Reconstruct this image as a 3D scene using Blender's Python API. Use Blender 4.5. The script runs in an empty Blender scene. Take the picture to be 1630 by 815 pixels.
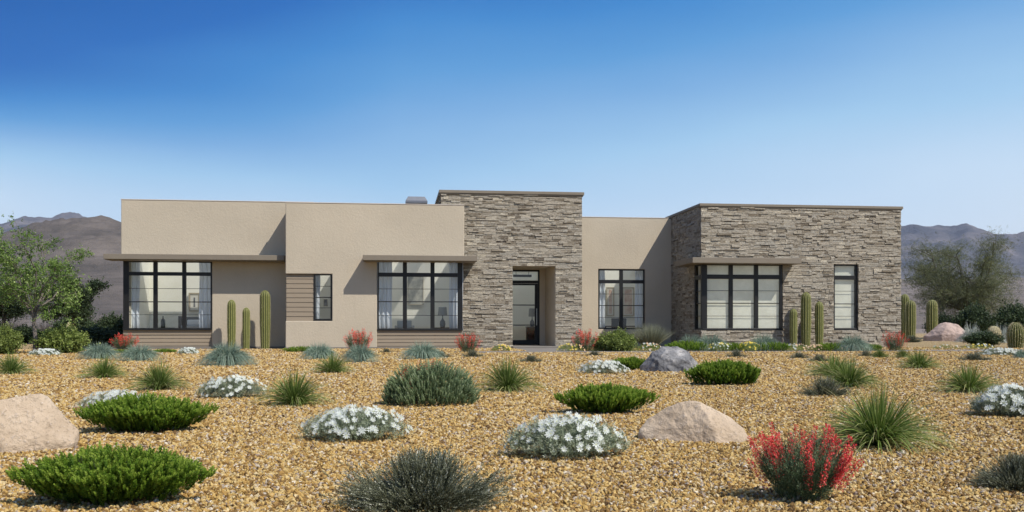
import bpy, bmesh, math, random
import numpy as np
from mathutils import Vector, Matrix
random.seed(7)
S = bpy.context.scene
COL = S.collection
PI = math.pi
R = math.radians
# ------------------------------------------------------------------ camera model
F = 1500.0; PSI = R(7.0); H = 0.85; HOR = 520.0
cs, sn = math.cos(PSI), math.sin(PSI)
def tY(x, Y): return Y / (cs - (x - 815) / F * sn)
def XX(x, Y): return tY(x, Y) * (sn + (x - 815) / F * cs)
def ZZ(x, y, Y): return H + (HOR - y) / F * tY(x, Y)
def G(x, y):
    t = F * H / (y - HOR); u = (x - 815) / F
    return Vector((t * (sn + u * cs), t * (cs - u * sn), 0.0)), t / F     # point on the ground, metres per pixel
def D(x, t):
    u = (x - 815) / F
    return Vector((t * (sn + u * cs), t * (cs - u * sn), 0.0))

# ------------------------------------------------------------------ materials
class N:
    def __init__(s, name, world=False):
        if world:
            s.m = bpy.data.worlds.new(name)
        else:
            s.m = bpy.data.materials.new(name)
        s.m.use_nodes = True
        s.t = s.m.node_tree; s.t.nodes.clear()
        s.out = s('OutputWorld' if world else 'OutputMaterial')
    def __call__(s, ty, ins=None, **kw):
        n = s.t.nodes.new('ShaderNode' + ty)
        for k, v in kw.items(): setattr(n, k, v)
        for k, v in (ins or {}).items():
            if hasattr(v, 'is_output'): s.t.links.new(v, n.inputs[k])
            else: n.inputs[k].default_value = v
        return n
    def ramp(s, fac, stops, interp='LINEAR'):
        n = s('ValToRGB', {'Fac': fac}); cr = n.color_ramp; cr.interpolation = interp
        while len(cr.elements) < len(stops): cr.elements.new(0.5)
        for e, (p, c) in zip(cr.elements, stops):
            e.position = p; e.color = (c[0], c[1], c[2], 1) if not isinstance(c, (int, float)) else (c, c, c, 1)
        return n.outputs['Color']
    def noise(s, vec, scale, detail=4, rough=0.55):
        return s('TexNoise', {'Vector': vec, 'Scale': scale, 'Detail': detail, 'Roughness': rough}).outputs['Fac']
    def mix(s, f, a, b, bt='MIX'):
        n = s('Mix', data_type='RGBA', blend_type=bt)
        for k, v in ((0, f), (6, a), (7, b)):
            if hasattr(v, 'is_output'): s.t.links.new(v, n.inputs[k])
            else: n.inputs[k].default_value = (v if isinstance(v, (int, float)) and k == 0 else (v[0], v[1], v[2], 1))
        return n.outputs[2]
    def math(s, op, a, b=0.0, clamp=False):
        n = s('Math', operation=op, use_clamp=clamp)
        for k, v in ((0, a), (1, b)):
            if hasattr(v, 'is_output'): s.t.links.new(v, n.inputs[k])
            else: n.inputs[k].default_value = v
        return n.outputs[0]
    def bump(s, h, strength, dist, normal=None):
        d = {'Height': h, 'Strength': strength, 'Distance': dist}
        if normal is not None: d['Normal'] = normal
        return s('Bump', d).outputs['Normal']
    def pos(s): return s('NewGeometry').outputs['Position']
    def obj(s): return s('TexCoord').outputs['Object']
    def tint(s): return s('Attribute', attribute_name='tint').outputs['Fac']
    def surf(s, sh, vol=False):
        s.t.links.new(sh, s.out.inputs['Volume' if vol else 'Surface']); return s.m
    def prin(s, col, rough=0.8, normal=None, metallic=0.0, spec=0.3):
        d = {'Base Color': col if hasattr(col, 'is_output') else (*col, 1), 'Roughness': rough, 'Metallic': metallic, 'Specular IOR Level': spec}
        if normal is not None: d['Normal'] = normal
        return s('BsdfPrincipled', d).outputs[0]

def leaf_mat(name, stops, trans=0.3, rough=0.55):
    n = N(name)
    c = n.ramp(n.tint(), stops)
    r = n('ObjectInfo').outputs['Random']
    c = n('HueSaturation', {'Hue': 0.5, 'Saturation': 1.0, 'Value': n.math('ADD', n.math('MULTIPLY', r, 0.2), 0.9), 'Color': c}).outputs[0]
    a = n.prin(c, rough, spec=0.25)
    b = n('BsdfTranslucent', {'Color': c}).outputs[0]
    return n.surf(n('MixShader', {0: trans, 1: a, 2: b}).outputs[0])

def stucco_mat(name, col):
    n = N(name); p = n.pos()
    big = n.noise(p, 0.5, 3); mid = n.noise(p, 6, 4)
    c = n.mix(n.ramp(big, [(0.35, 0), (0.7, 1)]), [v * 0.94 for v in col], [v * 1.05 for v in col])
    c = n.mix(n.math('MULTIPLY', mid, 0.22), c, [v * 0.8 for v in col])
    st = n('Mapping', {'Vector': p, 'Scale': (5, 5, 0.5)}).outputs[0]
    c = n.mix(n.math('MULTIPLY', n.ramp(n.noise(st, 1.2, 4), [(0.55, 0), (0.8, 1)]), 0.18), c, [v * 0.72 for v in col])
    b = n.bump(n.noise(p, 55, 4, 0.7), 0.65, 0.012)
    b = n.bump(n.noise(p, 14, 3), 0.4, 0.02, b)
    return n.surf(n.prin(c, 0.92, b, spec=0.15))
STUCCO = stucco_mat('stucco_beige', (0.505, 0.438, 0.332))
REVEAL = stucco_mat('lightened_reveal_beige', (0.66, 0.575, 0.44))  # paler than the wall stucco: light for the shaded recess put into the colour
def trim_mat():
    n = N('trim_taupe'); p = n.pos()
    c = n.mix(n.noise(p, 3), (0.19, 0.16, 0.12), (0.225, 0.192, 0.145))
    return n.surf(n.prin(c, 0.6, n.bump(n.noise(p, 60, 3), 0.15, 0.004)))
TRIM = trim_mat()
def siding_mat():
    n = N('siding_taupe'); p = n.pos()
    g = n('Mapping', {'Vector': p, 'Scale': (1.5, 1.5, 40)}).outputs[0]
    c = n.mix(n.noise(g, 1.5, 4), (0.245, 0.195, 0.138), (0.30, 0.245, 0.178))
    return n.surf(n.prin(c, 0.75))
SIDING = siding_mat()
def stone_mat(name='ledge_stone', base=1.0):
    n = N(name); p = n.pos(); t = n.tint()
    c = n.ramp(t, [(0.0, (0.17, 0.14, 0.105)), (0.22, (0.32, 0.265, 0.19)), (0.42, (0.43, 0.378, 0.295)), (0.62, (0.55, 0.488, 0.385)), (0.82, (0.48, 0.445, 0.37)), (1.0, (0.72, 0.64, 0.49))])
    st = n('Mapping', {'Vector': p, 'Scale': (5, 5, 20)}).outputs[0]
    m1 = n.ramp(n.noise(st, 1.7, 8, 0.85), [(0.44, 0), (0.58, 1)])
    c = n.mix(n.math('MULTIPLY', m1, 0.6), c, (0.15, 0.125, 0.09))
    m2 = n.ramp(n.noise(p, 16, 6, 0.75), [(0.52, 0), (0.66, 1)])
    c = n.mix(n.math('MULTIPLY', m2, 0.55), c, (0.66, 0.60, 0.49))
    h = n.math('ADD', n.noise(st, 3.0, 8, 0.75), n.math('MULTIPLY', n.noise(p, 40, 6, 0.7), 0.5))
    b = n.bump(h, 1.0, 0.06)
    return n.surf(n.prin(c, 0.9, b, spec=0.2))
STONE = stone_mat()
def flat(name, col, rough=0.7, metallic=0.0, nz=0.12, sc=6, spec=0.3, bump=0.0):
    n = N(name); p = n.pos()
    c = n.mix(n.noise(p, sc, 5), [v * (1 - nz) for v in col], [min(v * (1 + nz), 0.9) for v in col])
    b = n.bump(n.noise(p, sc * 6, 4), bump, 0.01) if bump else None
    return n.surf(n.prin(c, rough, b, metallic, spec))
MORTAR = flat('stone_mortar', (0.06, 0.05, 0.04), 0.95)
FRAME = flat('black_bronze_frame', (0.012, 0.0115, 0.011), 0.42, spec=0.4)
CONC = flat('concrete', (0.20, 0.18, 0.155), 0.9, sc=2, nz=0.15, bump=0.3)
PLINTH = flat('plinth_concrete', (0.19, 0.172, 0.15), 0.9, sc=2, bump=0.3)
INWALL = flat('interior_plaster', (0.89, 0.87, 0.77), 0.9, nz=0.05, sc=1.2)
INFLOOR = flat('interior_floor', (0.50, 0.43, 0.34), 0.5)
ROOFM = flat('roof_membrane', (0.5, 0.48, 0.44), 0.9)
METAL = flat('vent_metal', (0.17, 0.18, 0.20), 0.5, metallic=0.35)
STEEL = flat('brushed_steel', (0.45, 0.45, 0.44), 0.3, metallic=1.0)
def shade_mat():
    n = N('roller_shade_cloth'); p = n.pos()
    c = n.mix(n.ramp(n.noise(p, 1.5, 6, 0.65), [(0.4, 0), (0.62, 1)]), (0.86, 0.84, 0.73), (0.74, 0.72, 0.61))
    a = n('BsdfDiffuse', {'Color': c}).outputs[0]; b = n('BsdfTranslucent', {'Color': c}).outputs[0]
    return n.surf(n('MixShader', {0: 0.4, 1: a, 2: b}).outputs[0])
SHADE = shade_mat()
DARKW = flat('dark_wood', (0.045, 0.028, 0.018), 0.5)
GREYO = flat('grey_ceramic', (0.10, 0.10, 0.095), 0.4)
LSHADE = flat('lamp_shade_cloth', (0.30, 0.29, 0.25), 0.9)
LINEN = flat('grey_linen', (0.42, 0.42, 0.40), 0.9)
PICF = flat('picture_frame_wood', (0.42, 0.36, 0.25), 0.6)
def art_mat(name, a, b, c3):
    n = N(name); p = n.obj()
    f = n.noise(p, 3.2, 4, 0.6)
    return n.surf(n.prin(n.ramp(f, [(0.35, a), (0.5, b), (0.65, c3)]), 0.8))
ART_G = art_mat('abstract_grey_canvas', (0.50, 0.49, 0.42), (0.36, 0.36, 0.32), (0.25, 0.26, 0.24))
ART_R = art_mat('abstract_rose_canvas', (0.45, 0.28, 0.20), (0.60, 0.45, 0.36), (0.66, 0.58, 0.48))
ART_D = art_mat('dark_photo_print', (0.05, 0.05, 0.055), (0.12, 0.12, 0.13), (0.3, 0.3, 0.3))
def curtain_mat():
    n = N('sheer_curtain'); 
    a = n('BsdfDiffuse', {'Color': (0.80, 0.83, 0.88, 1)}).outputs[0]
    b = n('BsdfTranslucent', {'Color': (0.85, 0.88, 0.92, 1)}).outputs[0]
    m = n('MixShader', {0: 0.45, 1: a, 2: b}).outputs[0]
    return n.surf(n('MixShader', {0: 0.12, 1: m, 2: n('BsdfTransparent').outputs[0]}).outputs[0])
CURT = curtain_mat()
def glass_mat():
    n = N('window_glass')
    fc = n('LayerWeight', {'Blend': 0.5}).outputs['Facing']
    fr = n.math('ADD', n.math('MULTIPLY', n.math('POWER', fc, 5.0), 0.6), 0.045)
    tr = n('BsdfTransparent', {'Color': (0.95, 0.97, 0.95, 1)}).outputs[0]
    gl = n('BsdfGlossy', {'Color': (1, 1, 1, 1), 'Roughness': 0.02}).outputs[0]
    return n.surf(n('MixShader', {0: fr, 1: tr, 2: gl}).outputs[0])
GLASS = glass_mat()

# ------------------------------------------------------------------ mesh helpers
def link(o, parent=None):
    COL.objects.link(o)
    if parent is not None: o.parent = parent
    return o
def tag(o, label=None, cat=None, group=None, kind=None):
    if label: o['label'] = label
    if cat: o['category'] = cat
    if group: o['group'] = group
    if kind: o['kind'] = kind
    return o
def thing(name, label, cat, loc=(0, 0, 0), group=None, rz=0):
    o = bpy.data.objects.new(name, None); o.empty_display_size = 0.3
    o.location = loc; o.rotation_euler = (0, 0, rz)
    return tag(link(o), label, cat, group)
def qmesh(name, v, q, tint=None, mats=(), midx=None, smooth=False):
    me = bpy.data.meshes.new(name)
    v = np.asarray(v, dtype=np.float32); q = np.asarray(q, dtype=np.int32)
    n = len(q)
    me.vertices.add(len(v)); me.vertices.foreach_set('co', v.ravel())
    me.loops.add(n * 4); me.loops.foreach_set('vertex_index', q.ravel())
    me.polygons.add(n); me.polygons.foreach_set('loop_start', np.arange(0, n * 4, 4, dtype=np.int32))
    me.polygons.foreach_set('loop_total', np.full(n, 4, dtype=np.int32))
    if midx is not None: me.polygons.foreach_set('material_index', np.asarray(midx, dtype=np.int32))
    me.polygons.foreach_set('use_smooth', np.full(n, bool(smooth), dtype=bool))
    me.update(calc_edges=True)
    if tint is not None:
        a = me.attributes.new('tint', 'FLOAT', 'FACE'); a.data.foreach_set('value', np.asarray(tint, dtype=np.float32))
    for m in mats: me.materials.append(m)
    return me
class MB:
    """quads and boxes gathered for one mesh"""
    def __init__(s): s.v = []; s.q = []; s.t = []
    def quad(s, a, b, c, d, t=0.5):
        i = len(s.v); s.v += [tuple(a), tuple(b), tuple(c), tuple(d)]; s.q.append((i, i + 1, i + 2, i + 3)); s.t.append(t)
    def box(s, x0, x1, y0, y1, z0, z1, t=0.5):
        i = len(s.v)
        s.v += [(x0, y0, z0), (x1, y0, z0), (x1, y1, z0), (x0, y1, z0), (x0, y0, z1), (x1, y0, z1), (x1, y1, z1), (x0, y1, z1)]
        for f in ((0, 3, 2, 1), (4, 5, 6, 7), (0, 1, 5, 4), (1, 2, 6, 5), (2, 3, 7, 6), (3, 0, 4, 7)):
            s.q.append(tuple(i + k for k in f)); s.t.append(t)
        return s
    def hexa(s, pts, t=0.5):
        i = len(s.v); s.v += [tuple(p) for p in pts]
        for f in ((0, 3, 2, 1), (4, 5, 6, 7), (0, 1, 5, 4), (1, 2, 6, 5), (2, 3, 7, 6), (3, 0, 4, 7)):
            s.q.append(tuple(i + k for k in f)); s.t.append(t)
    def build(s, name, mat, parent=None, bevel=0, merge=False, seg=2):
        me = qmesh(name, s.v, s.q, s.t, [mat])
        if merge:
            bm = bmesh.new(); bm.from_mesh(me); bmesh.ops.remove_doubles(bm, verts=bm.verts, dist=1e-4)
            bmesh.ops.recalc_face_normals(bm, faces=bm.faces); bm.to_mesh(me); bm.free()
        o = link(bpy.data.objects.new(name, me), parent)
        if bevel:
            b = o.modifiers.new('bevel', 'BEVEL'); b.width = bevel; b.segments = seg; b.limit_method = 'ANGLE'
        return o
def lathe(prof, n=16, cx=0, cy=0):
    v = []; q = []
    for (r, z) in prof:
        for k in range(n): v.append((cx + r * math.cos(2 * PI * k / n), cy + r * math.sin(2 * PI * k / n), z))
    for i in range(len(prof) - 1):
        for k in range(n): q.append((i * n + k, i * n + (k + 1) % n, (i + 1) * n + (k + 1) % n, (i + 1) * n + k))
    return v, q

# ------------------------------------------------------------------ sky, sun, camera
cam = bpy.data.cameras.new('camera'); co = bpy.data.objects.new('camera', cam); COL.objects.link(co)
co.location = (0, 0, H); co.rotation_euler = (PI / 2, 0, -PSI)
cam.sensor_width = 36; cam.lens = 36 * F / 1630; cam.shift_y = (HOR - 407.5) / 1630
cam.clip_start = 0.05; cam.clip_end = 60000
S.camera = co
SUN = Vector((0.85, -0.92, 1.42)).normalized()
ELEV = math.asin(SUN.z); ROT = math.atan2(SUN.x, SUN.y)
sl = bpy.data.lights.new('sun', 'SUN'); sl.energy = 3.9; sl.angle = R(0.5); sl.color = (1.0, 0.94, 0.86)
so = bpy.data.objects.new('sun', sl); COL.objects.link(so)
so.rotation_euler = (-SUN).to_track_quat('-Z', 'Y').to_euler(); so.location = (20, -20, 40)
w = N('World', world=True)
S.world = w.m
sky = w('TexSky', sky_type='NISHITA', sun_disc=False, sun_elevation=ELEV, sun_rotation=ROT, air_density=1.0, dust_density=0.6, ozone_density=2.5, altitude=900)
SKYDIR = w('TexCoord').outputs['Generated']
sep = w('SeparateXYZ', {0: SKYDIR})
zc = sep.outputs[2]; xc = sep.outputs[0]
# elevation with a slow sideways drift, so that the deep blue comes lower on one side
zz = w.math('SUBTRACT', zc, w.math('ADD', w.math('MULTIPLY', w.math('MINIMUM', xc, 0.0), w.math('SUBTRACT', w.math('MULTIPLY', w.ramp(zc, [(0.12, 0), (0.245, 1)], 'EASE'), 0.52), 0.14)), w.math('MULTIPLY', w.math('MAXIMUM', xc, 0.0), 0.12)))
soft = w('TexNoise', {'Vector': w('Mapping', {'Vector': SKYDIR, 'Scale': (1.2, 1.2, 5.0)}).outputs[0], 'Scale': 1.6, 'Detail': 3.0, 'Roughness': 0.45}).outputs['Fac']
zz = w.math('ADD', zz, w.math('MULTIPLY', w.math('SUBTRACT', soft, 0.5), 0.08))
EXPO = 0.4
def lin(c): return tuple((v / 255 / 12.92 if v < 10 else ((v / 255 + 0.055) / 1.055) ** 2.4) / (0.15 * 8 * 2 ** EXPO) for v in c)
stops = [(0.0, (228, 240, 251)), (0.08, (204, 228, 250)), (0.15, (166, 208, 242)), (0.21, (126, 178, 228)), (0.25, (94, 160, 220)), (0.30, (62, 138, 209)), (0.36, (30, 108, 190)), (0.44, (4, 92, 174))]
grade = w.ramp(zz, [(p, lin(c)) for p, c in stops])
grade = w('VectorMath', {0: grade, 'Scale': 8.0}, operation='SCALE').outputs[0]
hi = w.ramp(zc, [(0.36, 0), (0.60, 1)])
skyc = w.mix(hi, grade, sky.outputs[0])
bg = w('Background', {'Color': skyc, 'Strength': 0.15})
w.surf(bg.outputs[0])
S.view_settings.view_transform = 'Standard'; S.view_settings.look = 'None'; S.view_settings.gamma = 1.0
S.view_settings.exposure = EXPO
S.render.engine = 'CYCLES'
S.cycles.max_bounces = 8; S.cycles.diffuse_bounces = 4; S.cycles.transparent_max_bounces = 24; S.cycles.volume_bounces = 0

# ------------------------------------------------------------------ ground
def ground_mat():
    n = N('ground_gravel_and_desert'); p = n.pos()
    vo = n('TexVoronoi', {'Vector': p, 'Scale': 26.0, 'Randomness': 1.0})
    vd = n('TexVoronoi', {'Vector': p, 'Scale': 26.0, 'Randomness': 1.0}, feature='DISTANCE_TO_EDGE')
    rnd = n('SeparateColor', {0: vo.outputs['Color']}).outputs[0]
    c = n.ramp(rnd, [(0.0, (0.20, 0.12, 0.045)), (0.25, (0.36, 0.24, 0.09)), (0.5, (0.45, 0.33, 0.14)), (0.8, (0.54, 0.42, 0.23)), (1.0, (0.6, 0.51, 0.36))])
    c = n.mix(n.ramp(vd.outputs['Distance'], [(0.0, 0.75), (0.12, 0.0)]), c, (0.12, 0.07, 0.035))
    c = n.mix(n.math('MULTIPLY', n.ramp(n.noise(p, 0.35, 4), [(0.4, 0), (0.7, 1)]), 0.25), c, (0.40, 0.27, 0.15))
    far = n.noise(p, 0.02, 6, 0.6)
    d = n.ramp(far, [(0.3, (0.21, 0.17, 0.14)), (0.55, (0.25, 0.20, 0.165)), (0.75, (0.29, 0.235, 0.19))])
    sc = n.ramp(n.noise(p, 0.35, 4, 0.7), [(0.52, 0), (0.60, 1)])
    d = n.mix(n.math('MULTIPLY', sc, 0.6), d, (0.10, 0.10, 0.075))
    yy = n('SeparateXYZ', {0: p}).outputs[1]
    edge = n.math('ADD', yy, n.math('MULTIPLY', n.noise(p, 0.08, 3), 60))
    f = n.ramp(n.math('DIVIDE', edge, 300.0), [(0.42, 0), (0.52, 1)])
    c = n.mix(f, c, d)
    h = n.ramp(vd.outputs['Distance'], [(0.0, 0), (0.3, 1)])
    return n.surf(n.prin(c, 0.9, n.bump(h, 0.8, 0.02), spec=0.2))
def make_ground():
    n = 81
    g = np.linspace(-1, 1, n); g = np.sign(g) * np.abs(g) ** 3 * 20000
    X, Y = np.meshgrid(g, g + 8000 * 0, indexing='xy')
    Z = np.zeros_like(X)
    v = np.stack([X, Y, Z], -1).reshape(-1, 3)
    i = np.arange(n * n).reshape(n, n)
    q = np.stack([i[:-1, :-1], i[:-1, 1:], i[1:, 1:], i[1:, :-1]], -1).reshape(-1, 4)
    o = link(bpy.data.objects.new('ground', qmesh('ground', v, q, None, [ground_mat()])))
    o['kind'] = 'structure'
make_ground()

# noise for terrain
rng = np.random.default_rng(11)
def vnoise(x, y, seed):
    r = np.random.default_rng(seed); T = r.random((256, 256))
    xi = np.floor(x).astype(int); yi = np.floor(y).astype(int); fx = x - xi; fy = y - yi
    fx = fx * fx * (3 - 2 * fx); fy = fy * fy * (3 - 2 * fy)
    a = T[xi % 256, yi % 256]; b = T[(xi + 1) % 256, yi % 256]; c = T[xi % 256, (yi + 1) % 256]; d = T[(xi + 1) % 256, (yi + 1) % 256]
    return (a * (1 - fx) + b * fx) * (1 - fy) + (c * (1 - fx) + d * fx) * fy
def ridged(x, y, seed, oc=6):
    s = 0; a = 1.0; tot = 0
    for k in range(oc):
        s = s + a * (1 - np.abs(2 * vnoise(x * 2 ** k, y * 2 ** k, seed + k) - 1)); tot += a; a *= 0.55
    return s / tot
def rock_mat(name, a, b, c3, sc):
    n = N(name); p = n.pos()
    f = n.noise(p, sc, 8, 0.65)
    st = n('Mapping', {'Vector': p, 'Scale': (1, 1, 6)}).outputs[0]
    f2 = n.noise(st, sc * 2.5, 6, 0.6)
    c = n.ramp(f, [(0.35, a), (0.52, b), (0.68, c3)])
    c = n.mix(n.math('MULTIPLY', n.ramp(f2, [(0.5, 0), (0.65, 1)]), 0.5), c, a)
    return n.surf(n.prin(c, 0.95, n.bump(n.noise(p, sc * 14, 6, 0.7), 0.6, 1.2 / sc * 0.08), spec=0.1))
def terrain(name, prof, r0, r1, rp, seed, amp, nsc, mat, x_lo=-900, x_hi=2500, na=900, nr=90):
    """a mountain range laid out over azimuth and distance; prof = [(azimuth in photo columns, apparent ridge line)]"""
    xs = np.linspace(x_lo, x_hi, na); rs = np.linspace(r0, r1, nr)
    py = np.interp(xs, [p[0] for p in prof], [p[1] for p in prof])
    U = (xs - 815) / F
    ang = np.arctan(U) + PSI
    A, Rr = np.meshgrid(ang, rs, indexing='ij')
    X = Rr * np.sin(A); Y = Rr * np.cos(A)
    k = (Rr - r0) / (rp - r0); k2 = (r1 - Rr) / (r1 - rp)
    shape = np.where(Rr < rp, np.clip(k, 0, 1) ** 1.25, np.clip(k2, 0, 1) ** 0.8)
    nz = ridged(X / nsc + 50, Y / nsc + 50, seed)
    hgt = shape * (1 - amp + amp * nz * 1.6)
    tanv = hgt / Rr / np.cos(A - PSI)          # apparent slope
    mx = tanv.max(axis=1)
    want = (HOR - py) / F
    kk = max(3, na // 25); pad = np.pad(mx, kk, mode='edge'); mx = np.convolve(pad, np.ones(2 * kk + 1) / (2 * kk + 1), 'valid')
    Z = hgt * (want / mx)[:, None]
    # smooth the normalisation sideways is not needed: profile keeps its own small bumps
    Z = Z - 3.0 * (shape < 0.001)
    v = np.stack([X, Y, Z], -1).reshape(-1, 3)
    i = np.arange(na * nr).reshape(na, nr)
    q = np.stack([i[:-1, :-1], i[1:, :-1], i[1:, 1:], i[:-1, 1:]], -1).reshape(-1, 4)
    o = link(bpy.data.objects.new(name, qmesh(name, v, q, None, [mat], smooth=True)))
    o['kind'] = 'structure'
    return o
def jit(prof, a, seed, step=9):
    xs = np.arange(prof[0][0], prof[-1][0], step)
    ys = np.interp(xs, [p[0] for p in prof], [p[1] for p in prof])
    n = sum((vnoise(xs / s, xs * 0 + 3.3, seed + k) - 0.5) * a * s / 60 for k, s in enumerate((60, 28, 14)))
    return list(zip(xs, ys + n))
HILLN = rock_mat('near_hill_rock', (0.085, 0.075, 0.065), (0.135, 0.115, 0.098), (0.19, 0.16, 0.135), 0.014)
HILLF = rock_mat('far_mountain_rock', (0.055, 0.056, 0.064), (0.115, 0.105, 0.105), (0.20, 0.17, 0.155), 0.0022)
FOOT = rock_mat('foothill_scrub', (0.11, 0.095, 0.08), (0.20, 0.165, 0.14), (0.27, 0.22, 0.18), 0.02)
terrain('hill_brown', jit([(-900, 430), (-400, 400), (-100, 385), (0, 373), (30, 360), (50, 352), (83, 350), (116, 347), (139, 346), (165, 347), (192, 351), (260, 362), (400, 400), (600, 440), (800, 519), (2500, 519.5)], 2.5, 31), 500, 2600, 1500, 5, 0.33, 300, HILLN, x_hi=1000)
terrain('mountains_far', jit([(-900, 380), (-300, 360), (-60, 350), (0, 347), (20, 344), (36, 342), (52, 345), (63, 345), (78, 350), (99, 345), (110, 348), (160, 360), (400, 380), (900, 380), (1300, 362), (1434, 355), (1452, 353.5), (1473, 355.6), (1498, 354), (1516, 358.5), (1528, 354), (1537, 350.5), (1545, 354), (1562, 362), (1569, 360), (1584, 367), (1601, 369), (1612, 375), (1640, 376), (1800, 360), (2200, 380), (2500, 400)], 2.0, 41), 4500, 12500, 8200, 9, 0.42, 2000, HILLF, na=1500, nr=140)
terrain('foothill', jit([(-900, 470), (-100, 462), (200, 455), (700, 470), (1300, 448), (1434, 442), (1500, 446), (1560, 443), (1630, 440), (1900, 450), (2500, 470)], 3, 51), 350, 4400, 3600, 15, 0.12, 260, FOOT)

# ------------------------------------------------------------------ haze
def haze():
    m = MB(); m.box(-15000, 15000, -500, 14000, -1.0, 1000)
    n = N('haze_air')
    v = n('VolumePrincipled', {'Color': (0.62, 0.76, 1.0, 1), 'Density': HAZE_D, 'Anisotropy': 0.0}).outputs[0]
    o = m.build('haze', n.surf(v, True)); o['kind'] = 'stuff'
HAZE_D = 0.000032
haze()

# ------------------------------------------------------------------ gravel (stuff, instanced stones)
def gravel():
    r = np.random.default_rng(3)
    # rings of growing distance; the stones lie coarser towards the house
    pts = []; siz = []
    d = 3.4
    while d < 37:
        p = min(0.0168 + (d - 4) * 0.0016, 0.056)
        dd = p
        half = 0.60 * d + 1.2
        n = int(2 * half / p * 1.25)
        off = r.random(n) * 2 * half - half
        y = d + r.random(n) * dd * 1.3
        X = y * sn + off * cs; Y = y * cs - off * sn
        pts.append(np.stack([X, Y, (r.random(n) - 0.35) * p * 0.75], -1)); siz.append(np.full(n, p) * (0.45 + 0.55 * r.random(n)) * 0.78)
        d += dd * 0.92
    P = np.concatenate(pts); Sz = np.concatenate(siz)
    keep = P[:, 1] < 35.2
    keep &= ~((P[:, 1] > PATH_Y0 - 0.02) & (P[:, 1] < PATH_Y1 + 0.02) & (P[:, 0] > PATH_X0))
    keep &= ~((P[:, 1] > PATH_Y1) & (P[:, 0] > WALK_X0) & (P[:, 0] < WALK_X1))
    P = P[keep]; Sz = Sz[keep]
    print('gravel stones', len(P))
    me = bpy.data.meshes.new('gravel'); me.vertices.add(len(P)); me.vertices.foreach_set('co', P.astype(np.float32).ravel())
    a = me.attributes.new('psize', 'FLOAT', 'POINT'); a.data.foreach_set('value', Sz.astype(np.float32)); me.update()
    o = link(bpy.data.objects.new('gravel', me)); o['kind'] = 'stuff'; tag(o, 'golden tan gravel spread over the whole front yard', 'gravel')
    n = N('gravel_stone'); rd = n('ObjectInfo').outputs['Random']
    c = n.ramp(rd, [(0.0, (0.085, 0.045, 0.016)), (0.13, (0.20, 0.11, 0.032)), (0.33, (0.41, 0.24, 0.062)), (0.53, (0.575, 0.378, 0.115)), (0.72, (0.65, 0.475, 0.19)), (0.86, (0.72, 0.575, 0.32)), (0.92, (0.27, 0.205, 0.175)), (1.0, (0.82, 0.74, 0.58))])
    sc = n('TexCoord').outputs['Object']
    c = n.mix(n.math('MULTIPLY', n.noise(sc, 2.2, 3), 0.5), c, (0.20, 0.12, 0.04))
    mat = n.surf(n.prin(c, 0.75, n.bump(n.noise(sc, 4, 3), 0.3, 0.2), spec=0.3))
    ng = bpy.data.node_groups.new('gravel_nodes', 'GeometryNodeTree')
    ng.interface.new_socket('Geometry', in_out='INPUT', socket_type='NodeSocketGeometry')
    ng.interface.new_socket('Geometry', in_out='OUTPUT', socket_type='NodeSocketGeometry')
    A = ng.nodes.new; L = ng.links.new
    gi = A('NodeGroupInput'); go = A('NodeGroupOutput'); join = A('GeometryNodeJoinGeometry')
    for k in range(5):
        ic = A('GeometryNodeMeshIcoSphere'); ic.inputs['Radius'].default_value = 1.0; ic.inputs['Subdivisions'].default_value = 2
        nt = A('ShaderNodeTexNoise'); nt.noise_dimensions = '4D'; nt.inputs['W'].default_value = 3.7 * k + 1; nt.inputs['Scale'].default_value = 0.75; nt.inputs['Detail'].default_value = 1.0
        sub = A('ShaderNodeVectorMath'); sub.operation = 'SUBTRACT'; sub.inputs[1].default_value = (0.5, 0.5, 0.5)
        mul = A('ShaderNodeVectorMath'); mul.operation = 'MULTIPLY'; mul.inputs[1].default_value = (2.6, 2.6, 2.6)
        sp = A('GeometryNodeSetPosition'); L(ic.outputs['Mesh'], sp.inputs['Geometry'])
        L(nt.outputs['Color'], sub.inputs[0]); L(sub.outputs[0], mul.inputs[0]); L(mul.outputs[0], sp.inputs['Offset'])
        sm = A('GeometryNodeSetMaterial'); sm.inputs['Material'].default_value = mat; L(sp.outputs[0], sm.inputs[0])
        ss = A('GeometryNodeSetShadeSmooth'); ss.inputs['Shade Smooth'].default_value = False; L(sm.outputs[0], ss.inputs[0])
        g2 = A('GeometryNodeGeometryToInstance'); L(ss.outputs[0], g2.inputs[0]); L(g2.outputs[0], join.inputs[0])
    iop = A('GeometryNodeInstanceOnPoints'); iop.inputs['Pick Instance'].default_value = True
    L(gi.outputs[0], iop.inputs['Points']); L(join.outputs[0], iop.inputs['Instance'])
    rv = A('FunctionNodeRandomValue'); rv.data_type = 'FLOAT_VECTOR'; rv.inputs['Max'].default_value = (6.28, 6.28, 6.28)
    L(rv.outputs[0], iop.inputs['Rotation'])
    rs = A('FunctionNodeRandomValue'); rs.data_type = 'FLOAT_VECTOR'; rs.inputs['Min'].default_value = (0.65, 0.65, 0.5); rs.inputs['Max'].default_value = (1.15, 1.15, 0.95)
    rs.inputs['Seed'].default_value = 5
    na = A('GeometryNodeInputNamedAttribute'); na.data_type = 'FLOAT'; na.inputs['Name'].default_value = 'psize'
    vm = A('ShaderNodeVectorMath'); vm.operation = 'SCALE'; L(rs.outputs[0], vm.inputs[0]); L(na.outputs[0], vm.inputs['Scale'])
    L(vm.outputs[0], iop.inputs['Scale'])
    L(iop.outputs[0], go.inputs[0])
    md = o.modifiers.new('stones', 'NODES'); md.node_group = ng

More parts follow.
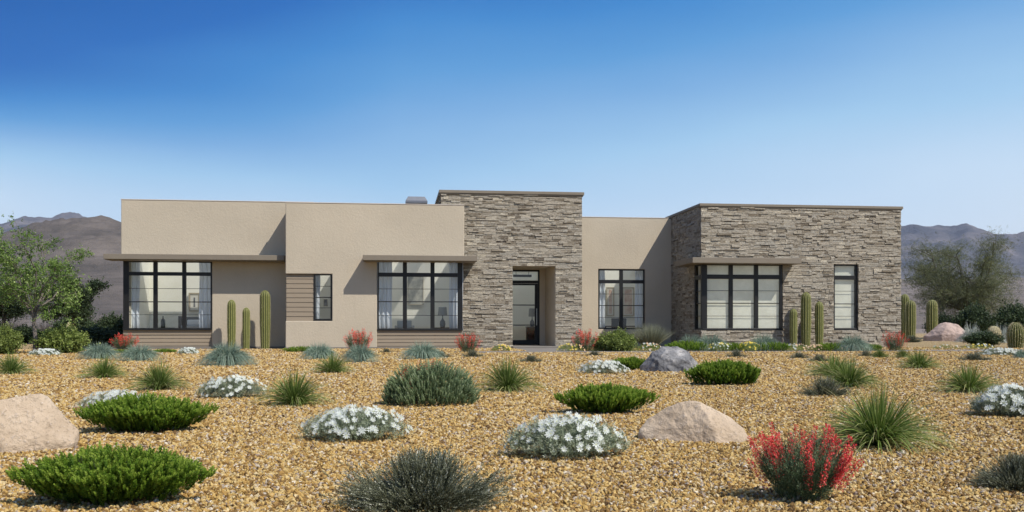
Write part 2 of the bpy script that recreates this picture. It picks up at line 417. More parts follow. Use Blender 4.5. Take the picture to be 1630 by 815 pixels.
# ------------------------------------------------------------------ the house
YP, YL, YE, YR, YM, YD = 35.4, 36.6, 36.0, 35.4, 39.3, 38.5
house = thing('house', 'single storey flat roofed desert house with beige stucco wings and stacked stone walls', 'house', (0, YP, 0))
HS = (0, -YP, 0)
_hb = MB.build
def hb(mb, name, mat, bevel=0, merge=False, parent=None, seg=2):
    o = mb.build(name, mat, None, bevel, merge, seg)
    o.parent = parent or house
    if parent is None: o.matrix_parent_inverse = Matrix.Translation((0, -YP, 0))
    return o
def wall(x0, x1, z0, z1, Y, th, holes, axis='x'):
    """slab in the XZ plane at Y..Y+th with rectangular holes; no inner faces"""
    m = MB()
    xs = sorted({x0, x1, *[min(max(h[i], x0), x1) for h in holes for i in (0, 1)]})
    zs = sorted({z0, z1, *[min(max(h[i], z0), z1) for h in holes for i in (2, 3)]})
    def solid(i, j):
        if i < 0 or j < 0 or i >= len(xs) - 1 or j >= len(zs) - 1: return False
        cx = (xs[i] + xs[i + 1]) / 2; cz = (zs[j] + zs[j + 1]) / 2
        return not any(h[0] < cx < h[1] and h[2] < cz < h[3] for h in holes)
    T = (lambda x, y, z: (x, y, z)) if axis == 'x' else (lambda x, y, z: (y, x, z))
    for i in range(len(xs) - 1):
        for j in range(len(zs) - 1):
            if not solid(i, j): continue
            a, b, c, d = xs[i], xs[i + 1], zs[j], zs[j + 1]
            m.quad(T(a, Y, c), T(b, Y, c), T(b, Y, d), T(a, Y, d))
            m.quad(T(a, Y + th, c), T(a, Y + th, d), T(b, Y + th, d), T(b, Y + th, c))
            if not solid(i - 1, j): m.quad(T(a, Y, c), T(a, Y, d), T(a, Y + th, d), T(a, Y + th, c))
            if not solid(i + 1, j): m.quad(T(b, Y, c), T(b, Y + th, c), T(b, Y + th, d), T(b, Y, d))
            if not solid(i, j - 1): m.quad(T(a, Y, c), T(a, Y + th, c), T(b, Y + th, c), T(b, Y, c))
            if not solid(i, j + 1): m.quad(T(a, Y, d), T(b, Y, d), T(b, Y + th, d), T(a, Y + th, d))
    return m
def add(m, o):
    i = len(m.v); m.v += o.v; m.q += [tuple(k + i for k in f) for f in o.q]; m.t += o.t
    return m
# key coordinates
PX0, PX1 = XX(454.5, YP), XX(739, YP); PZ = ZZ(600, 325, YP)
LX0, LX1 = XX(192.6, YL), PX0 + 1.0; LZ = ZZ(320, 320, YL)
EX0, EX1 = XX(702, YE), XX(926.5, YE); EZ = ZZ(815, 309, YE)
RX0, RX1 = XX(1115.8, YR), XX(1434, YR); RZ = ZZ(1275, 330.5, YR)
MX0, MX1 = EX1, RX0; MZ = ZZ(1000, 347, YM)
print('dims', PX0, PX1, PZ, 'L', LX0, LZ, 'E', EX0, EX1, EZ, 'R', RX0, RX1, RZ, 'M', MZ)
BACK = 52.0
# left wing
hL = (LX0 - 1, XX(337.5, YL), -1, ZZ(270, 415.5, YL))
m = wall(LX0, LX1, 0.0, LZ, YL, 0.30, [hL])
add(m, wall(YL + 0.30, BACK, 0, LZ, LX0, 0.25, [], 'y'))
hb(m, 'stucco_wall', STUCCO, 0.025, True)['label'] = 'beige stucco wall of the left wing'
# projecting stucco volume
h1 = (PX0 - 1, XX(528.8, YP), ZZ(490, 511, YP), ZZ(490, 436, YP))
h2 = (XX(600, YP), PX1 + 1, -1, ZZ(665, 415, YP))
m = wall(PX0, PX1, 0.0, PZ, YP, 0.30, [h1, h2])
add(m, wall(YP + 0.30, BACK, 0, PZ, PX0, 0.25, [(YP, YP + 0.6, h1[2], h1[3])], 'y'))
hb(m, 'stucco_wall', STUCCO, 0.025, True)['label'] = 'beige stucco wall of the projecting centre volume'
# middle wall
hM = (XX(952.3, YM), XX(1026.7, YM), ZZ(990, 524, YM), ZZ(990, 428.5, YM))
m = wall(MX0 - 1.0, MX1 + 0.0, 0.0, MZ, YM, 0.30, [hM])
hb(m, 'stucco_wall', STUCCO, 0.02, True)['label'] = 'recessed beige stucco wall between the two stone volumes'
# metal drip caps on stucco parapets
def cap(x0, x1, y0, y1, z, h=0.05, o=0.03, mat=None, lab=None):
    ob = hb(MB().box(x0 - o, x1 + o, y0 - o, y1 + o, z + 0.002, z + h), 'parapet_cap', mat or TRIM, 0.008)
    if lab: ob['label'] = lab
STC = flat('stucco_cap_pale', (0.52, 0.46, 0.39), 0.8)
cap(LX0, PX0 + 0.9, YL, YL + 0.3, LZ, 0.035, 0.012, STC)
cap(PX0, PX1, YP, YP + 0.3, PZ, 0.035, 0.012, STC)
cap(MX0 + 0.05, MX1 - 0.15, YM, YM + 0.3, MZ, 0.035, 0.012, STC)
# stone volumes: backing plus laid ledge stones
def stones(m, u0, u1, z0, z1, put, holes, seed):
    r = random.Random(seed)
    z = z0
    while z < z1 - 0.01:
        h = min(r.choice((0.045, 0.055, 0.07, 0.08, 0.10, 0.12)), z1 - z)
        if z1 - z - h < 0.03: h = z1 - z
        u = u0 - r.random() * 0.3
        while u < u1:
            L = r.uniform(0.10, 0.50) * (1.2 if h < 0.08 else 0.9)
            a, b = max(u, u0), min(u + L, u1)
            u += L
            if b - a < 0.02: continue
            segs = [(a, b)]
            for (ha, hb_, hc, hd) in holes:
                if z + h * 0.5 > hc and z + h * 0.5 < hd:
                    ns = []
                    for s0, s1 in segs:
                        if s1 <= ha or s0 >= hb_: ns.append((s0, s1)); continue
                        if s0 < ha: ns.append((s0, ha))
                        if s1 > hb_: ns.append((hb_, s1))
                    segs = ns
            for s0, s1 in segs:
                if s1 - s0 < 0.012: continue
                parts = [(z, z + h)]
                if h > 0.09 and r.random() < 0.45: k = r.uniform(0.4, 0.6); parts = [(z, z + h * k), (z + h * k, z + h)]
                for (c, d) in parts:
                    p = r.uniform(0.0, 0.032) + (r.random() < 0.18) * 0.02; t = min(max(r.gauss(0.55, 0.25), 0), 1)
                    put(m, s0 + 0.002, s1 - 0.002, c + 0.002, d - 0.003, p, t, r)
        z += h
def put_front(Y):
    def f(m, a, b, c, d, p, t, r):
        j = lambda: r.uniform(-0.004, 0.004)
        y0 = Y - p
        m.hexa([(a + j(), y0 + j(), c + j()), (b + j(), y0 + j(), c + j()), (b, Y + 0.09, c), (a, Y + 0.09, c), (a + j(), y0 + 0.004 + j(), d + j()), (b + j(), y0 + 0.004 + j(), d + j()), (b, Y + 0.09, d), (a, Y + 0.09, d)], t)
    return f
def put_left(X):
    def f(m, a, b, c, d, p, t, r):
        j = lambda: r.uniform(-0.004, 0.004)
        x0 = X - p
        m.hexa([(x0 + j(), a, c), (X + 0.09, a, c), (X + 0.09, b, c), (x0 + j(), b, c), (x0 + 0.004 + j(), a, d), (X + 0.09, a, d), (X + 0.09, b, d), (x0 + 0.004 + j(), b, d)], t)
    return f
# entry volume
pw0x = XX(816, YE)
hD = (XX(816, YE), XX(884, YE), -1, ZZ(850, 422, YE))
m = wall(EX0 + 0.09, EX1 - 0.06, 0.0, EZ, YE + 0.09, 0.25, [(hD[0] - 0.02, hD[1] + 0.02, -1, hD[3] + 0.02), (EX0 - 1, PX1 - 0.12, -1, PZ - 0.35)])
add(m, wall(YE + 0.34, BACK, PZ - 0.3, EZ, EX0 + 0.09, 0.25, [], 'y')); add(m, wall(YE + 0.34, BACK, 0, EZ, EX1 - 0.31, 0.25, [], 'y'))
hb(m, 'stone_backing', MORTAR)
m = MB(); stones(m, EX0, EX1, 0.0, EZ, put_front(YE), [hD, (EX0 - 1, PX1 - 0.12, -1, PZ - 0.35)], 21)
stones(m, YE + 0.092, YE + 6, PZ - 0.3, EZ, put_left(EX0), [], 22)
hb(m, 'stone_wall', STONE)['label'] = 'stacked stone entry wall, tallest part of the house'
def capring(x0, x1, y0, y1, z, h, o, w=0.34):
    m = MB()
    m.box(x0 - o, x1 + o, y0 - o, y0 + w, z, z + h); m.box(x0 - o, x0 + w, y0 + w, y1, z, z + h); m.box(x1 - w, x1 + o, y0 + w, y1, z, z + h)
    m.box(x0 - o + 0.03, x1 + o - 0.03, y0 - o + 0.03, y0 + w, z - 0.05, z - 0.002)
    return hb(m, 'parapet_cap', TRIM, 0.006)
capring(EX0, EX1, YE, BACK, EZ + 0.002, 0.11, 0.075)
# right stone volume, with its corner window
WRt, WRb = ZZ(1180, 420.5, YR), ZZ(1180, 524.6, YR)
SIDEY = 36.25
hR1 = (RX0 - 1, XX(1245.8, YR), WRb, WRt); hR2 = (XX(1327, YR), XX(1366, YR), ZZ(1346, 524.4, YR), ZZ(1346, 421, YR))
hS = (YR - 1, SIDEY, WRb, WRt)
m = wall(RX0 + 0.09, RX1, 0.0, RZ, YR + 0.09, 0.22, [hR1, hR2])
add(m, wall(YR + 0.31, BACK, 0, RZ, RX0 + 0.09, 0.22, [hS], 'y')); add(m, wall(YR + 0.31, BACK, 0, RZ, RX1 - 0.25, 0.25, [], 'y'))
hb(m, 'stone_backing', MORTAR)
m = MB(); stones(m, RX0, RX1, 0.0, RZ, put_front(YR), [hR1, hR2], 31)
stones(m, YR + 0.092, YM, 0.0, RZ, put_left(RX0), [hS], 32)
hb(m, 'stone_wall', STONE)['label'] = 'stacked stone wall of the right wing'
capring(RX0, RX1, YR, BACK, RZ + 0.002, 0.10, 0.065)

# roofs (with unseen wells added over the front rooms to let light in)
def roof(x0, x1, y0, y1, z, wells):
    m = wall(x0, x1, y0, y1, 0, 0.2, wells)
    m.v = [(a, c, z + b) for (a, b, c) in m.v]
    return m
Rooms = {}
RL1 = PX0 - 0.08; RC0, RC1 = h2[0] - 0.4, pw0x - 1.0
m = roof(LX0 + 0.25, PX0, YL + 0.3, BACK, LZ - 0.5, [(LX0 + 0.4, RL1 - .1, YL + 0.4, YL + 2.95)])
add(m, roof(PX0 + 0.25, PX1 - 0.02, YP + 0.3, BACK, PZ - 0.5, [(PX0 + 0.4, RC0 - .2, YP + 0.4, YP + 2.9), (RC0 + .1, PX1 + .5, YP + 0.4, YP + 4.0)]))
add(m, roof(EX0 + 0.35, EX1 - 0.32, YE + 0.34, BACK, EZ - 0.5, [(EX0, pw0x - 1.05, 0, YP + 4.0), (pw0x - .5, EX1 - .5, YD + 0.3, YD + 3.5)]))
add(m, roof(EX1 - 0.05, RX0 + 0.09, YM + 0.3, BACK, MZ - 0.5, [(hM[0] - .6, RX0 - .05, YM + 0.4, YM + 2.95)]))
add(m, roof(RX0 + 0.32, RX1 - 0.25, YR + 0.31, BACK, RZ - 0.5, [(RX0 + .5, RX1 - .4, YR + .4, YR + 3.3)]))
hb(m, 'roof', ROOFM)
nsk = N('frosted_added_skylight'); ADDED_SKYL = nsk.surf(nsk('MixShader', {0: 0.5, 1: nsk('BsdfTranslucent', {'Color': (0.95, 0.94, 0.91, 1)}).outputs[0], 2: nsk('BsdfTransparent').outputs[0]}).outputs[0])  # unseen diffusing panels, added in the roof to brighten the rooms
def added_skylight(x0, x1, y0, y1, z, lab):
    m = MB(); m.quad((x0 - .05, y0 - .05, z), (x1 + .05, y0 - .05, z), (x1 + .05, y1 + .05, z), (x0 - .05, y1 + .05, z)); o = hb(m, 'added_skylight', ADDED_SKYL); o['label'] = lab
added_skylight(LX0 + 0.4, RL1 - .1, YL + 0.4, YL + 2.95, LZ - 0.29, 'unseen frosted panel added to brighten the left room')
added_skylight(PX0 + 0.4, RC0 - .2, YP + 0.4, YP + 2.9, PZ - 0.29, 'unseen frosted panel added to brighten the small room')
added_skylight(RC0 + .1, PX1 - .02, YP + 0.4, YP + 4.0, PZ - 0.29, 'unseen frosted panel added to brighten the centre room')
added_skylight(EX0 + .35, pw0x - 1.05, YE + .36, YP + 4.0, EZ - 0.29, 'unseen frosted panel added to brighten the side of the centre room')
added_skylight(pw0x - .5, EX1 - .5, YD + 0.3, YD + 3.5, EZ - 0.28, 'unseen frosted panel added to brighten the entry hall')
added_skylight(hM[0] - .6, RX0 - .05, YM + 0.4, YM + 2.95, MZ - 0.29, 'unseen frosted panel added to brighten the middle room')
added_skylight(RX0 + .5, RX1 - .4, YR + .4, YR + 3.3, RZ - 0.29, 'unseen frosted panel added to brighten the right room')
hb(MB().box(LX0, RX1, BACK, BACK + 0.25, 0, LZ - 0.3), 'rear_wall', STUCCO)
# plinth strips and slab
for a_ in ((LX0 - 0.02, PX0 - 0.02, YL - 0.05, YL - 0.001, 0, 0.10), (PX0 - 0.03, PX1 + 0.02, YP - 0.05, YP - 0.003, 0, 0.09), (EX0, hD[0] - 0.02, YE - 0.11, YE - 0.07, 0, 0.10), (hD[1] + 0.02, EX1, YE - 0.11, YE - 0.07, 0, 0.10)):
    hb(MB().box(*a_), 'plinth', PLINTH)

# siding panels
def siding(x0, x1, z0, z1, Y, n, name='siding', top=0.0):
    m = MB(); zt = z1 - top
    if top: m.box(x0, x1, Y - 0.045, Y + 0.03, zt, z1)
    hh = (zt - z0) / n
    for k in range(n):
        a = z0 + k * hh; b = a + hh
        m.hexa([(x0, Y - 0.036, a), (x1, Y - 0.036, a), (x1, Y + 0.03, a), (x0, Y + 0.03, a), (x0, Y - 0.020, b - 0.010), (x1, Y - 0.020, b - 0.010), (x1, Y + 0.03, b - 0.004), (x0, Y + 0.03, b - 0.004)])
    return hb(m, name, SIDING)
sz = lambda x, y, Y: ZZ(x, y, Y)
siding(LX0 + 0.06, hL[1] - 0.01, 0.0, sz(270, 524.3, YL), YL + 0.10, 4, top=0.2)['label'] = 'taupe lap siding under the leftmost window'
siding(h2[0] + 0.005, PX1 - 0.06, 0.0, sz(665, 525.2, YP), YP + 0.10, 4, top=0.2)['label'] = 'taupe lap siding under the centre window'
siding(PX0 + 0.02, XX(499.4, YP), h1[2] + 0.002, h1[3] - 0.002, YP + 0.12, 10)['label'] = 'taupe lap siding beside the small window'

# windows: photo columns/rows to world on a plane
def window(Y, x0, x1, y0, y1, cols, band, bars, label, wide=(), depth=0.11, parent=None):
    """cols = glass spans, band = (lower edge of transom glass, upper edge of main glass)"""
    xc = (x0 + x1) / 2; X = lambda x: XX(x, Y); Z = lambda y: ZZ(xc, y, Y)
    A, B, C, Dz = X(x0), X(x1), Z(y1), Z(y0)
    m = MB(); e = 0.0015
    gl, gr = X(cols[0][0]), X(cols[-1][1])
    zt, zb = Z(y0 + 2.0), Z(y1 - 2.2)
    m.box(A, gl, Y, Y + depth, C, Dz); m.box(gr, B, Y, Y + depth, C, Dz)
    m.box(gl + e, gr - e, Y + .003, Y + depth, zt, Dz); m.box(gl + e, gr - e, Y + .003, Y + depth, C, zb)
    if band: m.box(gl + e, gr - e, Y + .006, Y + depth, Z(band[1]), Z(band[0]))
    for (a, b) in zip(cols[:-1], cols[1:]):
        m.box(X(a[1]), X(b[0]), Y + .002, Y + depth - .003, zb + e, zt - e)
    for (yb, th) in bars:
        z = Z(yb)
        for c in cols: m.box(X(c[0]) + e, X(c[1]) - e, Y + .035, Y + .05, z - th, z + th)
    o = hb(m, 'window', FRAME, 0.004); o['label'] = label
    p = MB().box(gl - 0.01, gr + 0.01, Y + depth * 0.5, Y + depth * 0.5 + 0.006, zb - 0.01, zt + 0.01)
    p = MB(); yy = Y + depth * 0.5
    p.quad((gl, yy, zb), (gr, yy, zb), (gr, yy, zt), (gl, yy, zt))
    g = hb(p, 'pane', GLASS, parent=o)
    s = MB().box(A - 0.01, B + 0.005, Y - 0.035, Y - 0.001, C - 0.03, C + 0.03)
    hb(s, 'sill', FRAME, 0.004, parent=o)
    return o
TH, TN = 0.018, 0.009
window(YL + 0.02, 196, 337.4, 415.7, 524.3, [(204.7, 243.8), (250.4, 289.8), (296, 335)], (433, 438.7), [(459.3, TN), (480.5, TH), (501, TN)], 'large black framed window at the left end with three columns of panes')
window(YP + 0.03, 600.7, 736.4, 415.3, 525, [(603, 641.2), (647.8, 685.2), (691.8, 728.5)], (434.3, 440.5), [(460, TN), (480.3, TH), (502, TN)], 'large black framed window in the centre volume')
window(YP + 0.06, 499.6, 528.6, 436.2, 509.6, [(502, 526)], None, [(455.6, TN), (473.4, TH), (490, TN)], 'narrow black framed window beside the siding panel')
window(YM + 0.05, 952.4, 1026.5, 428.6, 523.8, [(954.3, 986.3), (991.8, 1024.2)], (445.5, 451), [(468, TN), (486.3, TH), (505.4, TN)], 'black framed window in the recessed stucco wall')
window(YR + 0.0, 1118.6, 1245.6, 420.5, 524.6, [(1125.7, 1160.8), (1166.8, 1201.2), (1207.2, 1241.6)], (437.2, 444), [(462.7, TN), (482.7, TH), (503, TN)], 'black framed corner window of the right stone wing')
window(YR + 0.06, 1327.2, 1366, 421.2, 524.3, [(1329, 1361.7)], (438.5, 445), [(463.4, TN), (483.7, TH), (503.3, TN)], 'tall narrow black framed window in the right stone wall')
# side leaf of the corner window
def side_window():
    X0 = RX0 + 0.02; dp = 0.11; m = MB(); Z = lambda y: ZZ(1118, y, YR)
    ya, yb = YR + 0.004, SIDEY - 0.004
    zt, zb = WRt - 0.05, WRb + 0.05
    m.box(X0, XX(1118.6, YR) - 0.001, YR + 0.001, YR + 0.12, WRb, WRt)
    ga, gb = YR + 0.121, yb - 0.10
    m.box(X0, X0 + dp, gb, yb, WRb, WRt)
    for z0, z1 in ((zt, WRt - .002), (WRb + .002, zb), (Z(444), Z(437.2))): m.box(X0 + .003, X0 + dp, ga, gb - 0.001, z0, z1)
    for y, th in ((462.7, TN), (482.7, TH), (503, TN)): m.box(X0 + .02, X0 + dp - .02, ga, gb - 0.001, Z(y) - th, Z(y) + th)
    o = hb(m, 'window', FRAME, 0.004); o['label'] = 'side leaf of the corner window'
    p = MB(); xx = X0 + dp / 2; p.quad((xx, ga, zb), (xx, gb, zb), (xx, gb, zt), (xx, ga, zt)); hb(p, 'pane', GLASS, parent=o)
side_window()

# projecting canopies
def canopy(x0, x1, ytop, ybot, Y, yb_depth, out=0.80, label=None, side=None):
    Yf = Y - out; xm = (x0 + x1) / 2
    z1, z0 = ZZ(xm, ytop, Yf), ZZ(xm, ybot, Yf)
    A, B = XX(x0, Yf), XX(x1, Yf)
    m = MB().box(A, B, Yf, Y - 0.004 if side is None else Y + side, z0, z1)
    m.box(A + 0.04, B - 0.04, Yf + 0.04, Y - 0.006, z0 - 0.02, z0 - 0.001)
    o = hb(m, 'canopy', TRIM, 0.012); o['label'] = label
    return A, B, z0, z1
A, B, z0, z1 = canopy(164.5, 453, 405, 413.3, YL, 0, label='thin taupe canopy over the leftmost window')
canopy(577.5, 760, 406.5, 414.8, YP, 0, label='thin taupe canopy over the centre window')
# extend centre canopy back to the entry stone
hb(MB().box(PX1 + 0.01, XX(760, YP - 0.8), YP - 0.002, YE - 0.06, ZZ(668, 414.8, YP - .8) , ZZ(668, 406.5, YP - .8)), 'canopy', TRIM)['label'] = 'end piece of the centre canopy'
# right canopy wraps round the corner
Yf = YR - 0.8; z1, z0 = ZZ(1190, 410.3, Yf), ZZ(1190, 419.0, Yf)
xl = XX(1102.5, Yf); xr = XX(1276, Yf)
m = MB(); m.box(xl, xr, Yf, YR - 0.06, z0, z1); m.box(xl, RX0 - 0.06, YR - 0.058, 36.95, z0, z1); 
hb(m, 'canopy', TRIM, 0.01)['label'] = 'thin taupe canopy wrapping the corner of the right wing'

# entry porch and door
pw0, pw1 = hD[0], hD[1]
zc_ = hD[3]
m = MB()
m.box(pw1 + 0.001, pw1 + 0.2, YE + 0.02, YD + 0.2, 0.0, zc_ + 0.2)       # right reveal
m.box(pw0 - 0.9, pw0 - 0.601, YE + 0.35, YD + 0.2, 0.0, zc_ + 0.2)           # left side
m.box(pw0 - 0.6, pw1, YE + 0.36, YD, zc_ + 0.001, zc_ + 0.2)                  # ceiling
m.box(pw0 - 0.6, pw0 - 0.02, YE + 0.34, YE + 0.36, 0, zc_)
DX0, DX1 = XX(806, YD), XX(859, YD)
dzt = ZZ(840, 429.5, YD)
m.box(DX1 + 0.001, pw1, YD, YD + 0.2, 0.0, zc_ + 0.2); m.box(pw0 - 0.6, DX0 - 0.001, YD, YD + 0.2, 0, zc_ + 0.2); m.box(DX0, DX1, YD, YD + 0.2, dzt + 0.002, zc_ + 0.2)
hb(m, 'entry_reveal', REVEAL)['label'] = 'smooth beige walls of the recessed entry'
hb(MB().box(pw0 - 0.05, pw1 + 0.05, YE - 0.55, YD + 0.1, 0.0, 0.10), 'doorstep', CONC, 0.01)
Zd = lambda y: ZZ(835, y, YD); Xd = lambda x: XX(x, YD)
m = MB(); y0, y1 = YD + 0.02, YD + 0.13
tz0, tz1 = Zd(446.5), Zd(432.2)
m.box(DX0, DX0 + 0.06, y0, y1, 0.1, dzt); m.box(DX1 - 0.06, DX1, y0, y1, 0.1, dzt)
m.box(DX0 + .061, DX1 - .061, y0, y1, tz1, dzt); m.box(DX0 + .061, DX1 - .061, y0 + .002, y1, Zd(451), tz0)
fr = hb(m, 'door_frame', FRAME, 0.004); fr['label'] = 'black frame round the glazed front door with a transom light'
p = MB(); p.quad((DX0 + .06, YD + .08, tz0), (DX1 - .06, YD + .08, tz0), (DX1 - .06, YD + .08, tz1), (DX0 + .06, YD + .08, tz1)); hb(p, 'pane', GLASS, parent=fr)
m = MB(); a, b = DX0 + 0.065, DX1 - 0.065; y0 = YD + 0.04; y1 = YD + 0.10
ga, gb = a + 0.10, b - 0.13; gt, gbm = Zd(454), 0.30
m.box(a, ga, y0, y1, 0.11, Zd(451.3)); m.box(gb, b, y0, y1, 0.11, Zd(451.3))
m.box(ga + .001, gb - .001, y0 + .002, y1, gt, Zd(451.3)); m.box(ga + .001, gb - .001, y0 + .002, y1, 0.11, gbm)
for yb in (485.5, 517.5): m.box(ga + .001, gb - .001, y0 + .005, y1 - .005, Zd(yb) - 0.02, Zd(yb) + 0.02)
door = hb(m, 'door', FRAME, 0.003)
p = MB(); p.quad((ga, YD + .07, gbm), (gb, YD + .07, gbm), (gb, YD + .07, gt), (ga, YD + .07, gt)); hb(p, 'pane', GLASS, parent=door)
hx = b - 0.06
hm = MB().box(hx - 0.014, hx + 0.014, y0 - 0.07, y0 - 0.045, Zd(518), Zd(491)).box(hx - 0.01, hx + 0.01, y0 - 0.045, y0 - 0.001, Zd(516), Zd(514.5)).box(hx - 0.01, hx + 0.01, y0 - 0.045, y0 - 0.001, Zd(494.5), Zd(493))
hb(hm, 'handle', STEEL, parent=door)

# flue cap on the roof
def vent():
    Y = YP + 5.0; zb = PZ - 0.3; x0, x1 = XX(645.5, Y), XX(680.5, Y); zt = ZZ(663, 312.3, Y); zm = ZZ(663, 319.5, Y); z2 = ZZ(663, 323.0, Y)
    m = MB(); d = x1 - x0; i = 0.11
    m.box(x0 + 0.03, x1 - 0.03, Y + .03, Y + d - .03, zb, z2 - 0.02)
    m.box(x0, x1, Y, Y + d, z2, zm)
    m.hexa([(x0 + .002, Y + .002, zm + .002), (x1 - .002, Y + .002, zm + .002), (x1 - .002, Y + d - .002, zm + .002), (x0 + .002, Y + d - .002, zm + .002), (x0 + i, Y + i, zt), (x1 - i, Y + i, zt), (x1 - i, Y + d - i, zt), (x0 + i, Y + d - i, zt)])
    hb(m, 'roof_vent', METAL, 0.006)
vent()

# rooms
def room(x0, x1, y0, y1, zc, z0=0.12, yr=None):
    m = MB(); yr = yr or y0
    m.quad((x0, y1, z0), (x0, y1, zc), (x1, y1, zc), (x1, y1, z0)); m.quad((x0, y0, z0), (x0, y0, zc), (x0, y1, zc), (x0, y1, z0)); m.quad((x1, yr, z0), (x1, y1, z0), (x1, y1, zc), (x1, yr, zc))
    hb(m, 'interior_wall', INWALL)
    hb(MB().box(x0, x1, yr, y1, z0 - 0.06, z0 - 0.001), 'interior_floor', INFLOOR)
RD = 2.6
room(LX0 + 0.27, RL1, YL + 0.32, YL + RD + .4, LZ - 0.52)
room(PX0 + 0.27, RC0 - .1, YP + 0.32, YP + RD + .4, PZ - 0.52)
room(RC0, RC1, YP + 0.32, YP + 4.1, PZ - 0.52, yr=YE + 0.36)
room(hM[0] - 0.7, RX0 - .03, YM + 0.32, YM + RD + .4, MZ - 0.52)
room(pw0 - 0.6, EX1 - .35, YD + 0.21, YD + RD + 1.0, EZ - 0.52)
room(RX0 + .34, RX1 - .3, YR + .33, YR + 3.4, RZ - .52)

# roller shades behind the right wing windows
def shade(name, v, label):
    m = MB(); m.quad(*v); o = m.build('window_shade', SHADE); tag(o, label, 'shade', 'roller shades behind the right wing windows')
yy = YR + 0.114
shade('s', [(RX0 + 0.14, yy, WRb), (hR1[1] + .05, yy, WRb), (hR1[1] + .05, yy, WRt), (RX0 + 0.14, yy, WRt)], 'cream shade filling the three front columns of the corner window')
shade('s', [(RX0 + 0.135, SIDEY, WRb), (RX0 + 0.135, YR + 0.125, WRb), (RX0 + 0.135, YR + 0.125, WRt), (RX0 + 0.135, SIDEY, WRt)], 'slim cream shade in the side leaf of the corner window')
shade('s', [(hR2[0] - .05, YR + .19, hR2[2]), (hR2[1] + .05, YR + .19, hR2[2]), (hR2[1] + .05, YR + .19, hR2[3]), (hR2[0] - .05, YR + .19, hR2[3])], 'cream shade behind the tall narrow window right of the cacti')

# curtains
def curtain(x0, x1, Y, z0, z1, label):
    n = max(10, int((x1 - x0) * 60)); v = []; q = []
    for k in range(n + 1):
        s = k / n; x = x0 + (x1 - x0) * s
        for z in np.linspace(z0, z1, 5):
            fl = 0.045 * math.sin(s * (x1 - x0) * 38) + 0.02 * math.sin(s * 41 + z)
            v.append((x + 0.02 * math.sin(z * 3), Y + fl, z))
    for k in range(n):
        for j in range(4): q.append((k * 5 + j, (k + 1) * 5 + j, (k + 1) * 5 + j + 1, k * 5 + j + 1))
    o = link(bpy.data.objects.new('curtain', qmesh('curtain', v, q, None, [CURT], smooth=True)))
    so_ = o.modifiers.new('cloth', 'SOLIDIFY'); so_.thickness = 0.004
    tag(o, label, 'curtain', 'sheer curtains in the house windows')
def cur(xa, xb, y1, y0, Y, label): curtain(XX(xa, Y), XX(xb, Y), Y, ZZ(xa, y1, Y), ZZ(xa, y0, Y), label)
cur(199, 222, 532, 405, YL + 0.45, 'sheer pale curtain at the left side of the leftmost window')
cur(317, 341, 532, 405, YL + 0.45, 'sheer pale curtain at the right side of the leftmost window, beside the framed picture')
cur(598, 624, 532, 405, YP + 0.45, 'sheer pale curtain at the left side of the large centre window')
cur(715, 737, 532, 405, YP + 0.45, 'sheer pale curtain at the right side of the centre window, beside the table lamp')
cur(500, 509, 518, 428, YP + 0.5, 'narrow sheer curtain in the small window beside the siding')
cur(950, 963, 532, 418, YM + 0.5, 'sheer curtain at the left of the window in the recessed wall')
cur(1011, 1030, 532, 418, YM + 0.5, 'sheer curtain at the right of the window in the recessed wall')

def picture(x0, x1, y0, y1, Y, art, label, fr=0.05, matb=0.0):
    a, b, c, d = XX(x0, Y), XX(x1, Y), ZZ(x0, y1, Y), ZZ(x0, y0, Y)
    t = thing('framed_picture', label, 'picture', ((a + b) / 2, Y + 0.05, (c + d) / 2), 'pictures on the room walls')
    w_, h_ = (b - a) / 2, (d - c) / 2
    m = MB(); m.box(-w_, -w_ + fr, -.03, .03, -h_, h_).box(w_ - fr, w_, -.03, .03, -h_, h_).box(-w_ + fr + .001, w_ - fr - .001, -.03, .03, h_ - fr, h_).box(-w_ + fr + .001, w_ - fr - .001, -.03, .03, -h_, -h_ + fr)
    m.build('frame', PICF, t)
    if matb:
        MB().box(-w_ + fr + .002, w_ - fr - .002, -.004, .02, -h_ + fr + .002, h_ - fr - .002).build('mat_board', flat('mat_board', (0.7, 0.68, 0.6)), t)
        MB().box(-w_ + fr + matb, w_ - fr - matb, -.01, -.005, -h_ + fr + matb, h_ - fr - matb).build('print', art, t)
    else:
        MB().box(-w_ + fr + .002, w_ - fr - .002, -.01, .02, -h_ + fr + .002, h_ - fr - .002).build('print', art, t)
YB = YL + RD + .25
picture(300, 318, 466, 496, YB, ART_D, 'framed dark print with a wide pale mat seen through the leftmost window', 0.06, 0.13)
YB2 = YP + 3.95
picture(649, 674, 438, 485, YB2, ART_G, 'large mottled grey canvas seen through the centre window', 0.015)
picture(515, 521.5, 476, 487.5, YP + RD + .25, ART_D, 'small dark picture seen through the narrow window', 0.02)
YB3 = YM + RD + .25
picture(965.5, 978, 457, 503, YB3, ART_R, 'tall narrow framed rose abstract, left of two behind the recessed window', 0.05, 0.06)
picture(991, 1010, 457, 503, YB3, ART_R, 'wide framed rose abstract, right of two behind the recessed window', 0.05, 0.05)
